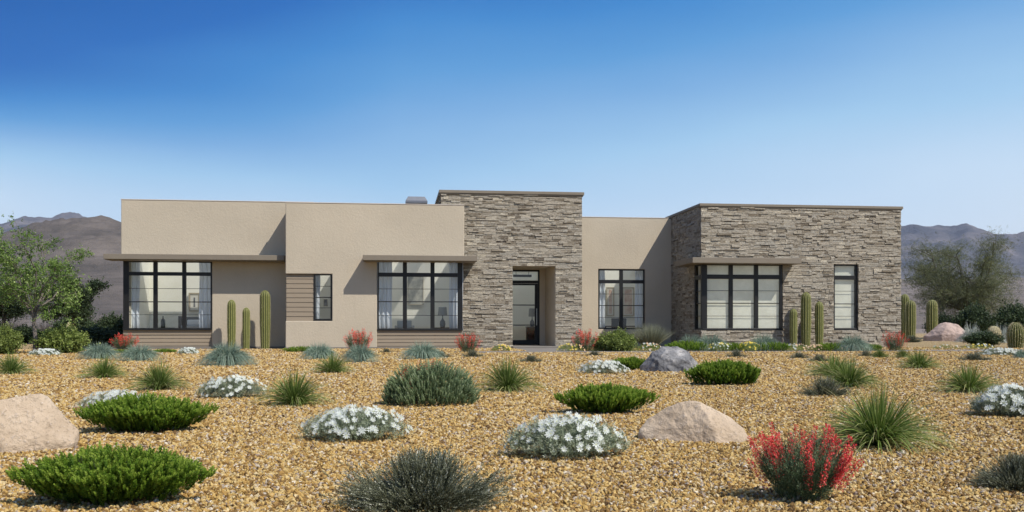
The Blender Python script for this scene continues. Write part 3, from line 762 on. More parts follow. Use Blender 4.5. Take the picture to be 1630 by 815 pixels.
def lamp(x, y_sh0, y_sh1, y_base, Y, wsh, label, zfoot=None):
    p = (XX(x, Y), Y, 0); s = tY(x, Y) / F
    zt, zs, zb = ZZ(x, y_sh0, Y), ZZ(x, y_sh1, Y), ZZ(x, y_base, Y)
    t = thing('table_lamp', label, 'lamp', (p[0], Y, zb), 'table lamps inside the house')
    H_ = zs - zb; r = wsh * s / 2
    v, q = lathe([(0.001, 0), (r * .5, 0), (r * .62, H_ * .25), (r * .55, H_ * .5), (r * .22, H_ * .68), (r * .12, H_ * .8), (r * .12, H_ * 1.05), (0.001, H_ * 1.05)], 20)
    link(bpy.data.objects.new('lamp_base', qmesh('lamp_base', v, q, None, [GREYO], smooth=True)), t)
    v, q = lathe([(r * 1.0, H_), (r * 0.85, zt - zb), (r * 0.83, zt - zb), (r * .98, H_)], 24)
    link(bpy.data.objects.new('lamp_shade', qmesh('lamp_shade', v, q, None, [LSHADE], smooth=True)), t)
def table(x0, x1, ytop, Y, dep, mat, name, label, cat, solid=False, z0=0.12, legw=0.06):
    a, b, zt = XX(x0, Y), XX(x1, Y), ZZ(x0, ytop, Y)
    t = thing(name, label, cat, ((a + b) / 2, Y + dep / 2, z0)); w_ = (b - a) / 2; h = zt - z0
    MB().box(-w_, w_, -dep / 2, dep / 2, h - 0.05, h).build('tabletop', mat, t, 0.006)
    if solid:
        MB().box(-w_ + .03, w_ - .03, -dep / 2 + .02, dep / 2 - .02, 0.04, h - 0.051).build('cabinet_body', mat, t)
    for sx in (-1, 1):
        for sy in (-1, 1):
            if solid: MB().box(sx * (w_ - .05) - .025, sx * (w_ - .05) + .025, sy * (dep / 2 - .05) - .02, sy * (dep / 2 - .05) + .02, 0, 0.039).build('leg', mat, t)
            else: MB().box(sx * (w_ - legw) - legw / 2, sx * (w_ - legw) + legw / 2, sy * (dep / 2 - legw) - legw / 2, sy * (dep / 2 - legw) + legw / 2, 0, h - 0.051).build('leg', mat, t)
table(690, 716, 521.3, YP + 1.1, 0.4, DARKW, 'console_table', 'dark console table under the lamp in the centre window', 'table')
lamp(704.5, 489, 502, 521.3, YP + 1.3, 15, 'table lamp with grey vase base and square cloth shade in the centre window')
# headboard and bed in the left window
def bed():
    Y = YL + 1.3; a, b = XX(284, Y), XX(325, Y)
    t = thing('bed', 'low bed with dark headboard and pale pillows behind the leftmost window', 'bed', ((a + b) / 2, Y + 0.5, 0.12)); w_ = (b - a) / 2
    MB().box(-w_, -w_ + 0.08, -.55, .5, 0, ZZ(284, 503, Y) - .12).build('headboard', DARKW, t, 0.01)
    MB().box(-w_ + .081, w_, -.5, .45, 0.05, ZZ(284, 518, Y) - .12).build('mattress', LINEN, t, 0.04)
    MB().box(-w_ + .3, w_ - .05, -.45, -.1, ZZ(284, 518, Y) - .119, ZZ(284, 509, Y) - .12).build('pillow', flat('white_cotton', (.75, .75, .72)), t, 0.05)
    MB().box(-w_ + .10, w_, -.02, .2, ZZ(284, 518, Y) - .119, ZZ(284, 504, Y) - .12).build('pillow', GREYO, t, 0.05)
bed()
table(252, 275, 521.5, YL + 1.0, 0.4, DARKW, 'side_table', 'dark side table in the leftmost window', 'table')
def vase(x, y0, y1, Y, wpx, label):
    s = tY(x, Y) / F; r = wpx * s / 2; h = ZZ(x, y0, Y) - ZZ(x, y1, Y)
    v, q = lathe([(0.001, 0), (r, 0), (r * 1.0, h * .55), (r * .75, h * .7), (r * .25, h * .8), (r * .25, h), (0.001, h)], 18)
    o = link(bpy.data.objects.new('bottle_vase', qmesh('bottle_vase', v, q, None, [GREYO], smooth=True))); o.location = (XX(x, Y), Y, ZZ(x, y1, Y)); tag(o, label, 'vase')
vase(259.5, 503, 521.5, YL + 1.2, 7, 'dark grey bottle vase on the side table in the leftmost window')
def sofa(x0, x1, ytop, Y, label):
    a, b = XX(x0, Y), XX(x1, Y); h = ZZ(x0, ytop, Y) - .12; w_ = (b - a) / 2
    t = thing('armchair', label, 'armchair', ((a + b) / 2, Y + .3, .12))
    MB().box(-w_ + .1, w_ - .1, -.3, .3, .1, h * .55).build('seat', LINEN, t, .03); MB().box(-w_ + .1, w_ - .1, .3, .42, .1, h).build('backrest', LINEN, t, .03)
    for s_ in (-1, 1):
        MB().box(s_ * (w_ - .05) - .045, s_ * (w_ - .05) + .045, -.3, .42, .1, h * .8).build('armrest', LINEN, t, .03)
        for k in (-.25, .35): MB().box(s_ * (w_ - .08) - .02, s_ * (w_ - .08) + .02, k - .02, k + .02, 0, .099).build('leg', DARKW, t)
sofa(628, 660, 510, YP + 1.5, 'low grey armchair seen at the bottom of the centre window')
table(962, 1022, 518.5, YM + 1.0, .5, DARKW, 'desk', 'dark wooden desk behind the recessed window', 'desk')
def desk_chair():
    Y = YM + .75; a, b = XX(973, Y), XX(997, Y); w_ = (b - a) / 2; t = thing('desk_chair', 'black rounded chair back at the desk behind the recessed window', 'chair', ((a + b) / 2, Y, .12))
    zt = ZZ(985, 506.5, Y) - .12
    MB().box(-w_, w_, -.05, .03, .45, zt).build('backrest', FRAME, t, .06, seg=4); MB().box(-w_, w_, .031, .25, .38, .46).build('seat', FRAME, t, .03)
    for sx in (-1, 1):
        for sy in (0, 1): MB().box(sx * (w_ - .05) - .02, sx * (w_ - .05) + .02, sy * .2, sy * .2 + .03, 0, .379).build('leg', DARKW, t)
desk_chair()
table(838, 862, 519.5, YD + 1.1, .4, DARKW, 'hall_cabinet', 'dark wooden cabinet behind the glazed front door', 'cabinet', True)
lamp(847, 491, 504, 519.5, YD + 1.25, 12, 'table lamp with pale shade on the cabinet behind the front door')
def pendant():
    Y = YD + 1.2; a, b = XX(817, Y), XX(846, Y); z = ZZ(830, 441, Y); t = thing('pendant_light', 'linear bronze pendant hanging behind the door transom', 'pendant light', ((a + b) / 2, Y, z)); w_ = (b - a) / 2
    MB().box(-w_, w_, -.06, .06, 0, .10).build('light_bar', DARKW, t, .01)
    for sx in (-1, 1): MB().box(sx * w_ * .7 - .008, sx * w_ * .7 + .008, -.008, .008, .101, 1.9).build('rod', DARKW, t)
pendant()

# path and walk
PATH_Y0, PATH_Y1 = 29.3, 31.2; PATH_X0 = XX(755, 30.6)
WALK_X0, WALK_X1 = pw0 - 0.1, pw1 + 0.25
def path():
    m = MB()
    x = PATH_X0; k = 0
    while x < 60:
        m.box(x, x + 1.496, PATH_Y0, PATH_Y1, 0.0, 0.035); x += 1.5
    y = PATH_Y1 + 0.004
    while y < YE - 0.56: 
        y2 = min(y + 1.5, YE - 0.56); m.box(WALK_X0, WALK_X1, y, y2 - 0.004, 0, 0.034); y = y2
    o = m.build('path', CONC); o['kind'] = 'structure'
path()
gravel()
#@@PLANTS
# ------------------------------------------------------------------ plants: vectorised builders
LEAF = {
 'juniper': leaf_mat('juniper_leaf', [(0, (0.025, 0.06, 0.010)), (0.35, (0.075, 0.15, 0.014)), (0.65, (0.17, 0.28, 0.025)), (1, (0.32, 0.42, 0.06))], 0.3),
 'grass': leaf_mat('grass_blade', [(0, (0.06, 0.10, 0.02)), (0.5, (0.135, 0.20, 0.035)), (0.8, (0.26, 0.32, 0.09)), (1, (0.45, 0.41, 0.19))], 0.3),
 'fescue': leaf_mat('fescue_blade', [(0, (0.10, 0.155, 0.11)), (0.5, (0.20, 0.28, 0.205)), (1, (0.36, 0.43, 0.32))], 0.2),
 'silver': leaf_mat('silver_leaf', [(0, (0.11, 0.135, 0.07)), (0.5, (0.26, 0.30, 0.185)), (1, (0.50, 0.53, 0.42))], 0.15),
 'grey': leaf_mat('grey_lavender_leaf', [(0, (0.06, 0.065, 0.035)), (0.45, (0.14, 0.15, 0.09)), (0.75, (0.30, 0.31, 0.22)), (1, (0.58, 0.58, 0.48))], 0.15),
 'pine': leaf_mat('dwarf_pine_needle', [(0, (0.08, 0.115, 0.05)), (0.45, (0.21, 0.28, 0.13)), (0.8, (0.38, 0.45, 0.25)), (1, (0.52, 0.56, 0.38))], 0.2),
 'tree': leaf_mat('tree_leaf', [(0, (0.06, 0.11, 0.025)), (0.45, (0.16, 0.25, 0.05)), (1, (0.44, 0.54, 0.20))], 0.35),
 'dark': leaf_mat('dark_shrub_leaf', [(0, (0.025, 0.042, 0.018)), (0.6, (0.06, 0.09, 0.035)), (1, (0.13, 0.16, 0.07))], 0.2),
 'olive': leaf_mat('olive_shrub_leaf', [(0, (0.08, 0.11, 0.025)), (0.5, (0.21, 0.27, 0.06)), (1, (0.46, 0.50, 0.18))], 0.3),
 'palo': leaf_mat('palo_verde_leaf', [(0, (0.085, 0.095, 0.05)), (0.5, (0.16, 0.18, 0.085)), (1, (0.34, 0.35, 0.14))], 0.3),
 'sage': leaf_mat('dry_sage_stem', [(0, (0.12, 0.11, 0.10)), (0.5, (0.22, 0.20, 0.19)), (1, (0.36, 0.33, 0.31))], 0.2),
 'scrub': leaf_mat('mauve_brown_twig', [(0, (0.10, 0.11, 0.07)), (0.5, (0.19, 0.20, 0.13)), (1, (0.32, 0.33, 0.23))], 0.2),
 'pale': leaf_mat('pale_grass_blade', [(0, (0.30, 0.33, 0.28)), (1, (0.60, 0.62, 0.54))], 0.2),
 'pengreen': leaf_mat('penstemon_leaf', [(0, (0.04, 0.07, 0.03)), (0.5, (0.12, 0.18, 0.085)), (1, (0.30, 0.36, 0.22))], 0.2),
}
RED = leaf_mat('red_blossom', [(0, (0.48, 0.02, 0.022)), (0.5, (0.76, 0.07, 0.065)), (1, (0.88, 0.26, 0.23))], 0.3)
CORAL = leaf_mat('coral_blossom', [(0, (0.55, 0.03, 0.02)), (0.5, (0.80, 0.085, 0.055)), (1, (0.9, 0.2, 0.15))], 0.3)
WHITE = leaf_mat('white_petal', [(0, (0.55, 0.59, 0.54)), (1, (0.74, 0.76, 0.70))], 0.25)
YELLOW = leaf_mat('yellow_petal', [(0, (0.70, 0.48, 0.03)), (1, (0.85, 0.70, 0.12))], 0.2)
PEACH = leaf_mat('peach_petal', [(0, (0.65, 0.38, 0.20)), (1, (0.82, 0.60, 0.42))], 0.2)
EYE = flat('flower_eye', (0.55, 0.55, 0.22), 0.8)
BARK = flat('grey_bark', (0.17, 0.145, 0.12), 0.95, sc=9, nz=0.3, bump=0.5)
BARKD = flat('dark_twig_bark', (0.095, 0.08, 0.06), 0.95, sc=9, nz=0.3)
def unit(a): return a / np.maximum(np.linalg.norm(a, axis=-1, keepdims=True), 1e-9)
def frames(d, r, roll=True):
    """rotation matrices whose +Z is d, with a random roll"""
    d = unit(d); a = np.where(np.abs(d[:, 2:3]) > 0.9, np.array([[1.0, 0, 0]]), np.array([[0, 0, 1.0]]))
    x = unit(np.cross(a, d)); y = np.cross(d, x)
    if roll:
        t = r.random(len(d)) * 2 * PI; c, s_ = np.cos(t)[:, None], np.sin(t)[:, None]
        x, y = c * x + s_ * y, -s_ * x + c * y
    return np.stack([x, y, d], -1)
def stamp(tv, tq, tt, pos, rot, sc, tj=None):
    n, m = len(pos), len(tv)
    sc = np.asarray(sc); sc = sc[:, None, None] if sc.ndim == 1 else sc[:, None, :]
    v = np.einsum('nij,nmj->nmi', rot, tv[None] * sc) + pos[:, None, :]
    q = (tq[None] + (np.arange(n) * m)[:, None, None]).reshape(-1, 4)
    t = np.tile(tt, (n, 1))
    if tj is not None: t = t + tj[:, None]
    return v.reshape(-1, 3), q, np.clip(t, 0, 1).ravel()
def ribbons(base, d, L, W, droop, r, seg=4, tint=None, side=None, tip=0.12):
    n = len(base); d = unit(d); L = np.broadcast_to(L, n); W = np.broadcast_to(W, n); droop = np.broadcast_to(droop, n)
    if side is None:
        side = unit(np.cross(d, r.normal(size=(n, 3))))
    s = np.linspace(0, 1, seg + 1)
    P = base[:, None] + d[:, None] * (L[:, None] * s)[..., None]
    P[..., 2] -= droop[:, None] * L[:, None] * s ** 2
    P[..., 2] = np.maximum(P[..., 2], 0.004)
    wd = (W[:, None] * (1 - (1 - tip) * s ** 1.6))[..., None] * side[:, None] * 0.5
    v = np.stack([P - wd, P + wd], 2).reshape(-1, 3)
    i = (np.arange(n) * (seg + 1) * 2)[:, None] + (np.arange(seg) * 2)[None]
    q = np.stack([i, i + 1, i + 3, i + 2], -1).reshape(-1, 4)
    if tint is None: tint = r.random(n)
    t = np.clip(np.repeat(tint, seg) + np.tile(np.linspace(-0.1, 0.15, seg), n), 0, 1)
    return v, q, t
def cat(parts):
    V = []; Q = []; T = []; o = 0
    for v, q, t in parts: V.append(v); Q.append(q + o); T.append(t); o += len(v)
    return np.concatenate(V), np.concatenate(Q), np.concatenate(T)
def sprig(nl, L, leaf, w, ang=0.7, seed=0, taper=0.5):
    """a shoot along +Z of length L with nl narrow leaves; returns template"""
    r = np.random.default_rng(seed); z = np.linspace(0.1, 1.0, nl) * L; a = np.arange(nl) * 2.4 + r.random(nl)
    dirs = np.stack([np.cos(a) * math.sin(ang), np.sin(a) * math.sin(ang), np.full(nl, math.cos(ang))], -1)
    dirs[-1] = (0, 0, 1)
    base = np.stack([z * 0, z * 0, z * 0.95], -1); ll = leaf * (1 - (1 - taper) * z / L)
    side = unit(np.cross(dirs, np.array([[0.3, 0.2, 1.0]]))) * w * 0.5
    mid = base + dirs * ll[:, None] * 0.45 ; tip = base + dirs * ll[:, None]
    v = np.stack([base, mid + side, tip, mid - side], 1).reshape(-1, 3)
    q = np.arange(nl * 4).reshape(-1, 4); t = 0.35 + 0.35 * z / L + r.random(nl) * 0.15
    return v, q, t
def leafT(w=0.35):
    v = np.array([(0, 0, 0), (w / 2, 0, 0.45), (0, 0.08, 1.0), (-w / 2, 0, 0.45)]); return v, np.array([[0, 1, 2, 3]]), np.array([0.4])
def disc(r, n):
    a = r.random(n) * 2 * PI; q = np.sqrt(r.random(n)); return q * np.cos(a), q * np.sin(a), q, a
TAU = 2 * PI
# --- species; every builder returns [(part name, (v, q, t), material)] at real size, base at z = 0
def b_juniper(w, h, seed, det=1.0, lift=0.42):
    r = np.random.default_rng(seed); n = int(1500 * det); x, y, q, a = disc(r, n); A, B = w / 2, w / 2 * 0.62
    lay = r.random(n) ** 0.6                                          # height layer: shell at the top, fill beneath
    lump = 1 + 0.13 * np.sin(a * 5 + seed) + 0.10 * np.sin(a * 9 + 1.3 * seed)
    top = h * (0.80 - 0.34 * q ** 2.2) * (1 + 0.22 * (vnoise(x * 4 + 9, y * 4 + 9, seed) - 0.5)); z = top * lay
    nar = lift + (1 - lift) * np.clip(z / (h * 0.5), 0, 1) ** 0.7      # narrow foot, spreading top
    P = np.stack([x * A * lump * nar * 0.93, y * B * lump * nar * 0.93, z], -1)
    d = np.stack([x * 0.9 + r.normal(size=n) * 0.25, y * 0.9 + r.normal(size=n) * 0.25, np.full(n, 1.0) + r.random(n) * 0.4], -1)
    s = h * (0.17 + 0.11 * r.random(n)) * (1 / max(det, 0.5)) ** 0.3
    tv, tq, tt = sprig(16, 1.0, 0.46, 0.17, 0.6, seed)
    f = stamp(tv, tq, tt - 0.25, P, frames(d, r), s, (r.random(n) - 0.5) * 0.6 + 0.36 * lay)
    m = int(60 * det) + 12; aa = r.random(m) * TAU
    st = ribbons(np.zeros((m, 3)) + r.normal(size=(m, 3)) * [w * .05, w * .03, 0], np.stack([np.cos(aa), np.sin(aa) * .6, .5 + r.random(m)], -1), w * 0.3, h * .03, 0.0, r)
    return [('foliage', f, LEAF['juniper']), ('stems', st, BARKD)]
def b_grass(w, h, seed, det=1.0, key='grass'):
    r = np.random.default_rng(seed); n = int(430 * det); a = r.random(n) * TAU; ph = r.random(n) ** 0.75
    tilt = ph * 1.02
    base = np.stack([np.cos(a) * w * 0.055 * r.random(n), np.sin(a) * w * 0.055 * r.random(n), np.zeros(n)], -1)
    d = np.stack([np.cos(a) * np.sin(tilt), np.sin(a) * np.sin(tilt), np.cos(tilt)], -1)
    L = h * (0.75 + 0.42 * r.random(n)) * (1 + ph * 0.25 * (w / h))
    W = h * (0.013 + 0.022 * r.random(n)) / det ** 0.25
    side = unit(np.cross(d, np.array([[0, 0, 1.0]])) + r.normal(size=(n, 3)) * 0.35)
    f = ribbons(base, d, L, W, 0.10 + ph * 0.55, r, 6, r.random(n) * 0.75 + 0.2 * (ph > 0.8), side, 0.08)
    m = int(150 * det); a = r.random(m) * TAU; ti = .5 + .75 * r.random(m)
    f2 = ribbons(np.zeros((m, 3)), np.stack([np.cos(a) * np.sin(ti), np.sin(a) * np.sin(ti), np.cos(ti)], -1), h * (.8 + .5 * r.random(m)) * (1 + .25 * w / h), h * .007, .25 + .5 * r.random(m), r, 6, .75 + .25 * r.random(m), None, .2)
    return [('blades', cat([f, f2]), LEAF[key])]
def b_fescue(w, h, seed, det=1.0, key='fescue'):
    r = np.random.default_rng(seed); n = int(1500 * det); a = r.random(n) * TAU; ph = r.random(n) ** 0.6
    tilt = 0.08 + ph * 0.62
    base = np.stack([np.cos(a) * w * 0.09 * r.random(n), np.sin(a) * w * 0.09 * r.random(n), np.zeros(n)], -1)
    d = np.stack([np.cos(a) * np.sin(tilt), np.sin(a) * np.sin(tilt), np.cos(tilt)], -1)
    L = (h * 1.08 * (1 - ph) + w * 0.86 * ph) * (0.62 + 0.46 * r.random(n))
    f = ribbons(base, d, L, h * 0.020 / det ** .3, 0.10 + 0.86 * ph ** 0.8, r, 7, r.random(n), None, 0.15)
    return [('blades', f, LEAF[key])]
def flower_t(npet=9, cup=0.25, seed=0):
    r = np.random.default_rng(seed); V = []; Q = []; T = []
    for k in range(npet):
        a = TAU * k / npet + r.normal() * 0.08; c, s_ = math.cos(a), math.sin(a); b = len(V); l = 0.9 + 0.2 * r.random()
        for (rr, ww, zz_) in ((0.12, 0.05, 0.0), (0.6, 0.15, cup * 0.6), (1.0, 0.06, cup)):
            rr *= l
            V += [(rr * c - ww * s_, rr * s_ + ww * c, zz_), (rr * c + ww * s_, rr * s_ - ww * c, zz_)]
        Q += [(b, b + 1, b + 3, b + 2), (b + 2, b + 3, b + 5, b + 4)]; T += [0.35, 0.75]
    nP = len(Q); b = len(V)
    for z_, rr in ((0.02, 0.17), (0.12, 0.10)):
        for k in range(6): V.append((rr * math.cos(k * TAU / 6), rr * math.sin(k * TAU / 6), z_))
    for k in range(6): Q.append((b + k, b + (k + 1) % 6, b + 6 + (k + 1) % 6, b + 6 + k)); T.append(.5)
    Q += [(b + 6, b + 7, b + 8, b + 9), (b + 6, b + 9, b + 10, b + 11)]; T += [.5, .5]
    return np.array(V, float), np.array(Q), np.array(T), np.array([0] * nP + [1] * (len(Q) - nP))
FT = flower_t()
def b_daisy(w, h, seed, det=1.0, ind=False, cover=1.0, petal=None, leaf='silver', fr=0.022, dense=0):
    """silver mound set with white daisies"""
    r = np.random.default_rng(seed); n = int(1300 * det); x, y, q, a = disc(r, n); A, B = w / 2, w / 2 * 0.7
    lump = 1 + 0.10 * np.sin(a * 4 + seed) + 0.06 * np.sin(a * 11 + seed) + .14 * (r.random(n) < .12)
    top = h * 0.86 * np.sqrt(np.clip(1 - q ** 2 * 0.93, 0, 1)); z = top * (0.15 + 0.85 * r.random(n) ** 0.6)
    P = np.stack([x * A * lump * .93, y * B * lump * .93, z * 0.92], -1)
    d = np.stack([x, y, 0.6 + r.random(n)], -1) + r.normal(size=(n, 3)) * 0.4
    tv, tq, tt = sprig(9, 1.0, 0.5, 0.085, 0.8, seed)
    f = stamp(tv, tq, tt - 0.15, P, frames(d, r), h * (0.17 + 0.1 * r.random(n)), (r.random(n) - 0.5) * 0.6)
    m = int(260 * det); aa = r.random(m) * TAU; ti = r.random(m) * 1.1
    st = ribbons(np.zeros((m, 3)) + r.normal(size=(m, 3)) * [A * .25, B * .25, 0] * 1.0, np.stack([np.cos(aa) * np.sin(ti), np.sin(aa) * np.sin(ti) * .7, np.cos(ti)], -1), h * (0.6 + 0.5 * r.random(m)) + A * 0.5 * (ti / 1.1), h * .012, 0.15, r, 4)
    parts = [('foliage', cat([f, st]), LEAF[leaf])]
    k = int((96 if ind else 92 * cover)); x, y, q, a = disc(r, k); y = np.where((y > 0) & (r.random(k) < .6), -y, y); a = np.arctan2(y, x); lump = 1 + 0.10 * np.sin(a * 4 + seed) + 0.06 * np.sin(a * 11 + seed)
    z = h * 0.93 * np.sqrt(np.clip(1 - q ** 2 * 0.97, 0, 1)) + r.random(k) * h * .10
    P = np.stack([x * A * lump * 1.07, y * B * lump * 1.16, np.maximum(z, h * .10)], -1)
    d = np.stack([x * 1.2, y * 1.2 - 0.35, 0.8 * np.ones(k)], -1) + r.normal(size=(k, 3)) * 0.25
    return parts, (P, frames(d, r), fr * (0.75 + 0.5 * r.random(k)))
def spike_t(seed, n=60, red=True):
    """flower spike along +Z, unit height"""
    r = np.random.default_rng(seed); z = r.random(n) ** 0.85; a = r.random(n) * TAU; rad = 0.085 * (1.1 - z * 0.6)
    P = np.stack([np.cos(a) * rad * r.random(n), np.sin(a) * rad * r.random(n), z], -1)
    d = np.stack([np.cos(a), np.sin(a), -0.1 + r.normal(size=n) * 0.5], -1)
    tv, tq, tt = leafT(0.55)
    return stamp(tv, tq, tt, P, frames(d, r), (0.035 + 0.03 * r.random(n)) * (1.5 if n < 80 else 1), r.random(n) * 0.8 - 0.35)
def b_penstemon(w, h, seed, det=1.0, ind=False, col=None, red_from=0.42):
    r = np.random.default_rng(seed); n = int(1100 * det); x, y, q, a = disc(r, n); A, B = w / 2, w / 2 * 0.8
    nar = 0.45; z = h * 0.66 * (1 - 0.45 * q ** 2) * r.random(n) ** 0.75
    wid = nar + (1 - nar) * np.clip(z / (h * .5), 0, 1)
    P = np.stack([x * A * 0.72 * wid, y * B * .72 * wid, z], -1); keep = r.random(n) < (1.35 - z / (h * .66)); P = P[keep]; x = x[keep]; y = y[keep]; n = len(P)
    d = np.stack([x, y, 1.0 + r.random(n)], -1) + r.normal(size=(n, 3)) * 0.3
    tv, tq, tt = sprig(10, 1.0, 0.45, 0.05, 0.65, seed)
    f = stamp(tv, tq, tt - 0.25, P, frames(d, r), h * (0.12 + 0.07 * r.random(n)), (r.random(n) - 0.5) * 0.6)
    k = 44 if ind else 46; x, y, q, a = disc(r, k); L = h * (0.42 + 0.25 * r.random(k)) * (1.0 - 0.2 * q)
    base = np.stack([x * A * 0.2, y * B * 0.2, np.zeros(k)], -1)
    # stalks fan out from the foot; the spike rides on the upper part
    tipz = h * (0.62 + 0.38 * r.random(k)) * (1 - 0.30 * q ** 2); tip = np.stack([x * A * .97, y * B * .97, tipz], -1)
    d = tip - base; Ln = np.linalg.norm(d, axis=1)
    st = ribbons(base, d, Ln * 1.0, h * .010, 0.0, r, 3, r.random(k))
    s = np.minimum(L, Ln * 0.62); sp = tip - unit(d) * s[:, None]
    d[:, 2] *= 1.5; sp = tip - unit(d) * s[:, None]
    return [('foliage', cat([f, st]), LEAF['pengreen'])], (sp, frames(d, r), s)
def b_grey(w, h, seed, det=1.0, key='grey'):
    """dark grey lavender-like bush, upright centre and low straggling sides"""
    r = np.random.default_rng(seed); n = int(1150 * det); x, y, q, a = disc(r, n)
    core = r.random(n) < 0.48
    base = np.stack([x * w * np.where(core, .10, .22), y * w * np.where(core, .08, .16), np.zeros(n)], -1)
    tilt = np.where(core, np.abs(r.normal(size=n)) * .34, 0.85 + .6 * r.random(n)); q = np.where(core, np.clip(tilt, 0, 1) * .6, .6 + .4 * r.random(n))
    d = np.stack([np.cos(a) * np.sin(tilt), np.sin(a) * np.sin(tilt), np.cos(tilt)], -1)
    L = np.where(core, h * (0.55 + 0.45 * r.random(n)), w * .36 * (0.35 + 0.75 * r.random(n)))
    st = ribbons(base, d, L, h * .013, 0.05, r, 3, r.random(n) * .5)
    k = 3; sj = []
    for i in range(k):
        fr_ = 0.30 + 0.62 * r.random(n); P = base + d * (L * fr_)[:, None]
        tv, tq, tt = sprig(8, 1.0, 0.36, 0.10, 0.38, seed + i)
        sj.append(stamp(tv, tq, tt - 0.3, P, frames(d + r.normal(size=(n, 3)) * 0.18, r), h * (0.13 + 0.08 * r.random(n)), (r.random(n) - 0.5) * 0.95))
    return [('foliage', cat(sj), LEAF[key]), ('stems', st, LEAF[key])]
def b_dome(w, h, seed, det=1.0, key='pine', sp=(14, 0.36, 0.075, 0.55), sz=0.15, up=1.2, squash=0.8, pw=2.0):
    """compact rounded bush of upright shoots"""
    r = np.random.default_rng(seed); n = int(1300 * det); x, y, q, a = disc(r, n)
    lump = 1 + 0.05 * np.sin(a * 5 + seed) + 0.05 * np.sin(a * 8 + 2 * seed)
    u = r.random(n) ** 0.75
    zt = np.power(np.clip(1 - (q) ** 2.4, 0, 1), 1 / pw); lum2 = 1 + 0.20 * (vnoise(x * 3.5 + 5, y * 3.5 + 5, seed) - 0.5)
    P = np.stack([x * w / 2 * lump * .95, y * w / 2 * lump * squash * .95, h * 0.88 * zt * u * lum2], -1)
    d = np.stack([x * 1.0, y * 1.0, np.full(n, up)], -1) + r.normal(size=(n, 3)) * 0.22
    tv, tq, tt = sprig(sp[0], 1.0, sp[1], sp[2], sp[3], seed)
    f = stamp(tv, tq, tt - 0.2, P, frames(d, r), h * sz * (0.8 + 0.5 * r.random(n)), (r.random(n) - 0.5) * 0.5 + 0.2 * (u - 0.6))
    return [('foliage', f, LEAF[key])]
def b_leafy(w, h, seed, det=1.0, key='olive', ls=0.05, ragged=0.25):
    """loose broadleaf shrub"""
    r = np.random.default_rng(seed); nb = int(60 * det) + 10; parts = []; st = []
    x, y, q, a = disc(r, nb); tip = np.stack([x * w * .47, y * w * .40, h * (0.95 - 0.5 * q ** 2) * (1 - ragged * r.random(nb))], -1)
    base = np.stack([x * w * .06, y * w * .06, np.zeros(nb)], -1); d = tip - base; L = np.linalg.norm(d, axis=1)
    st = ribbons(base, d, L, h * .018, 0, r, 3)
    m = 34; tt_ = 0.25 + 0.78 * r.random((nb, m)) ** 0.8
    P = (base[:, None] + d[:, None] * tt_[..., None] + r.normal(size=(nb, m, 3)) * np.array([w * .055, w * .055, h * .055])).reshape(-1, 3)
    P[:, 2] = np.maximum(P[:, 2], 0.02)
    dd = np.repeat(unit(d), m, 0) + r.normal(size=(nb * m, 3)) * 0.8
    tv, tq, tt = sprig(4, 1.0, 0.8, 0.34, 0.9, seed)
    f = stamp(tv, tq, tt - 0.2, P, frames(dd, r), ls * (0.7 + 0.6 * r.random(nb * m)), (r.random(nb * m) - 0.5) * 0.6)
    return [('foliage', f, LEAF[key]), ('stems', st, BARKD)]
def b_tussock(w, h, seed, det=1.0, key='sage'):
    """upright fine twigs in a fan"""
    r = np.random.default_rng(seed); n = int(700 * det); a = r.random(n) * TAU; ph = r.random(n) ** .7; tilt = ph * 0.85
    base = np.stack([np.cos(a) * w * 0.12 * r.random(n), np.sin(a) * w * 0.12 * r.random(n), np.zeros(n)], -1)
    d = np.stack([np.cos(a) * np.sin(tilt), np.sin(a) * np.sin(tilt), np.cos(tilt)], -1)
    f = ribbons(base, d, h * (0.7 + 0.35 * r.random(n)) * (1 + .12 * ph * w / h), h * .014 / det ** .3, 0.03 + .12 * ph, r, 4)
    return [('blades', f, LEAF[key])]
FTm = {}
def flower_mesh(mats, key):
    if key not in FTm:
        v, q, t, mi = flower_t(seed=hash(key) % 97 if False else len(FTm)); FTm[key] = qmesh('flower', v, q, t, mats, mi)
    return FTm[key]
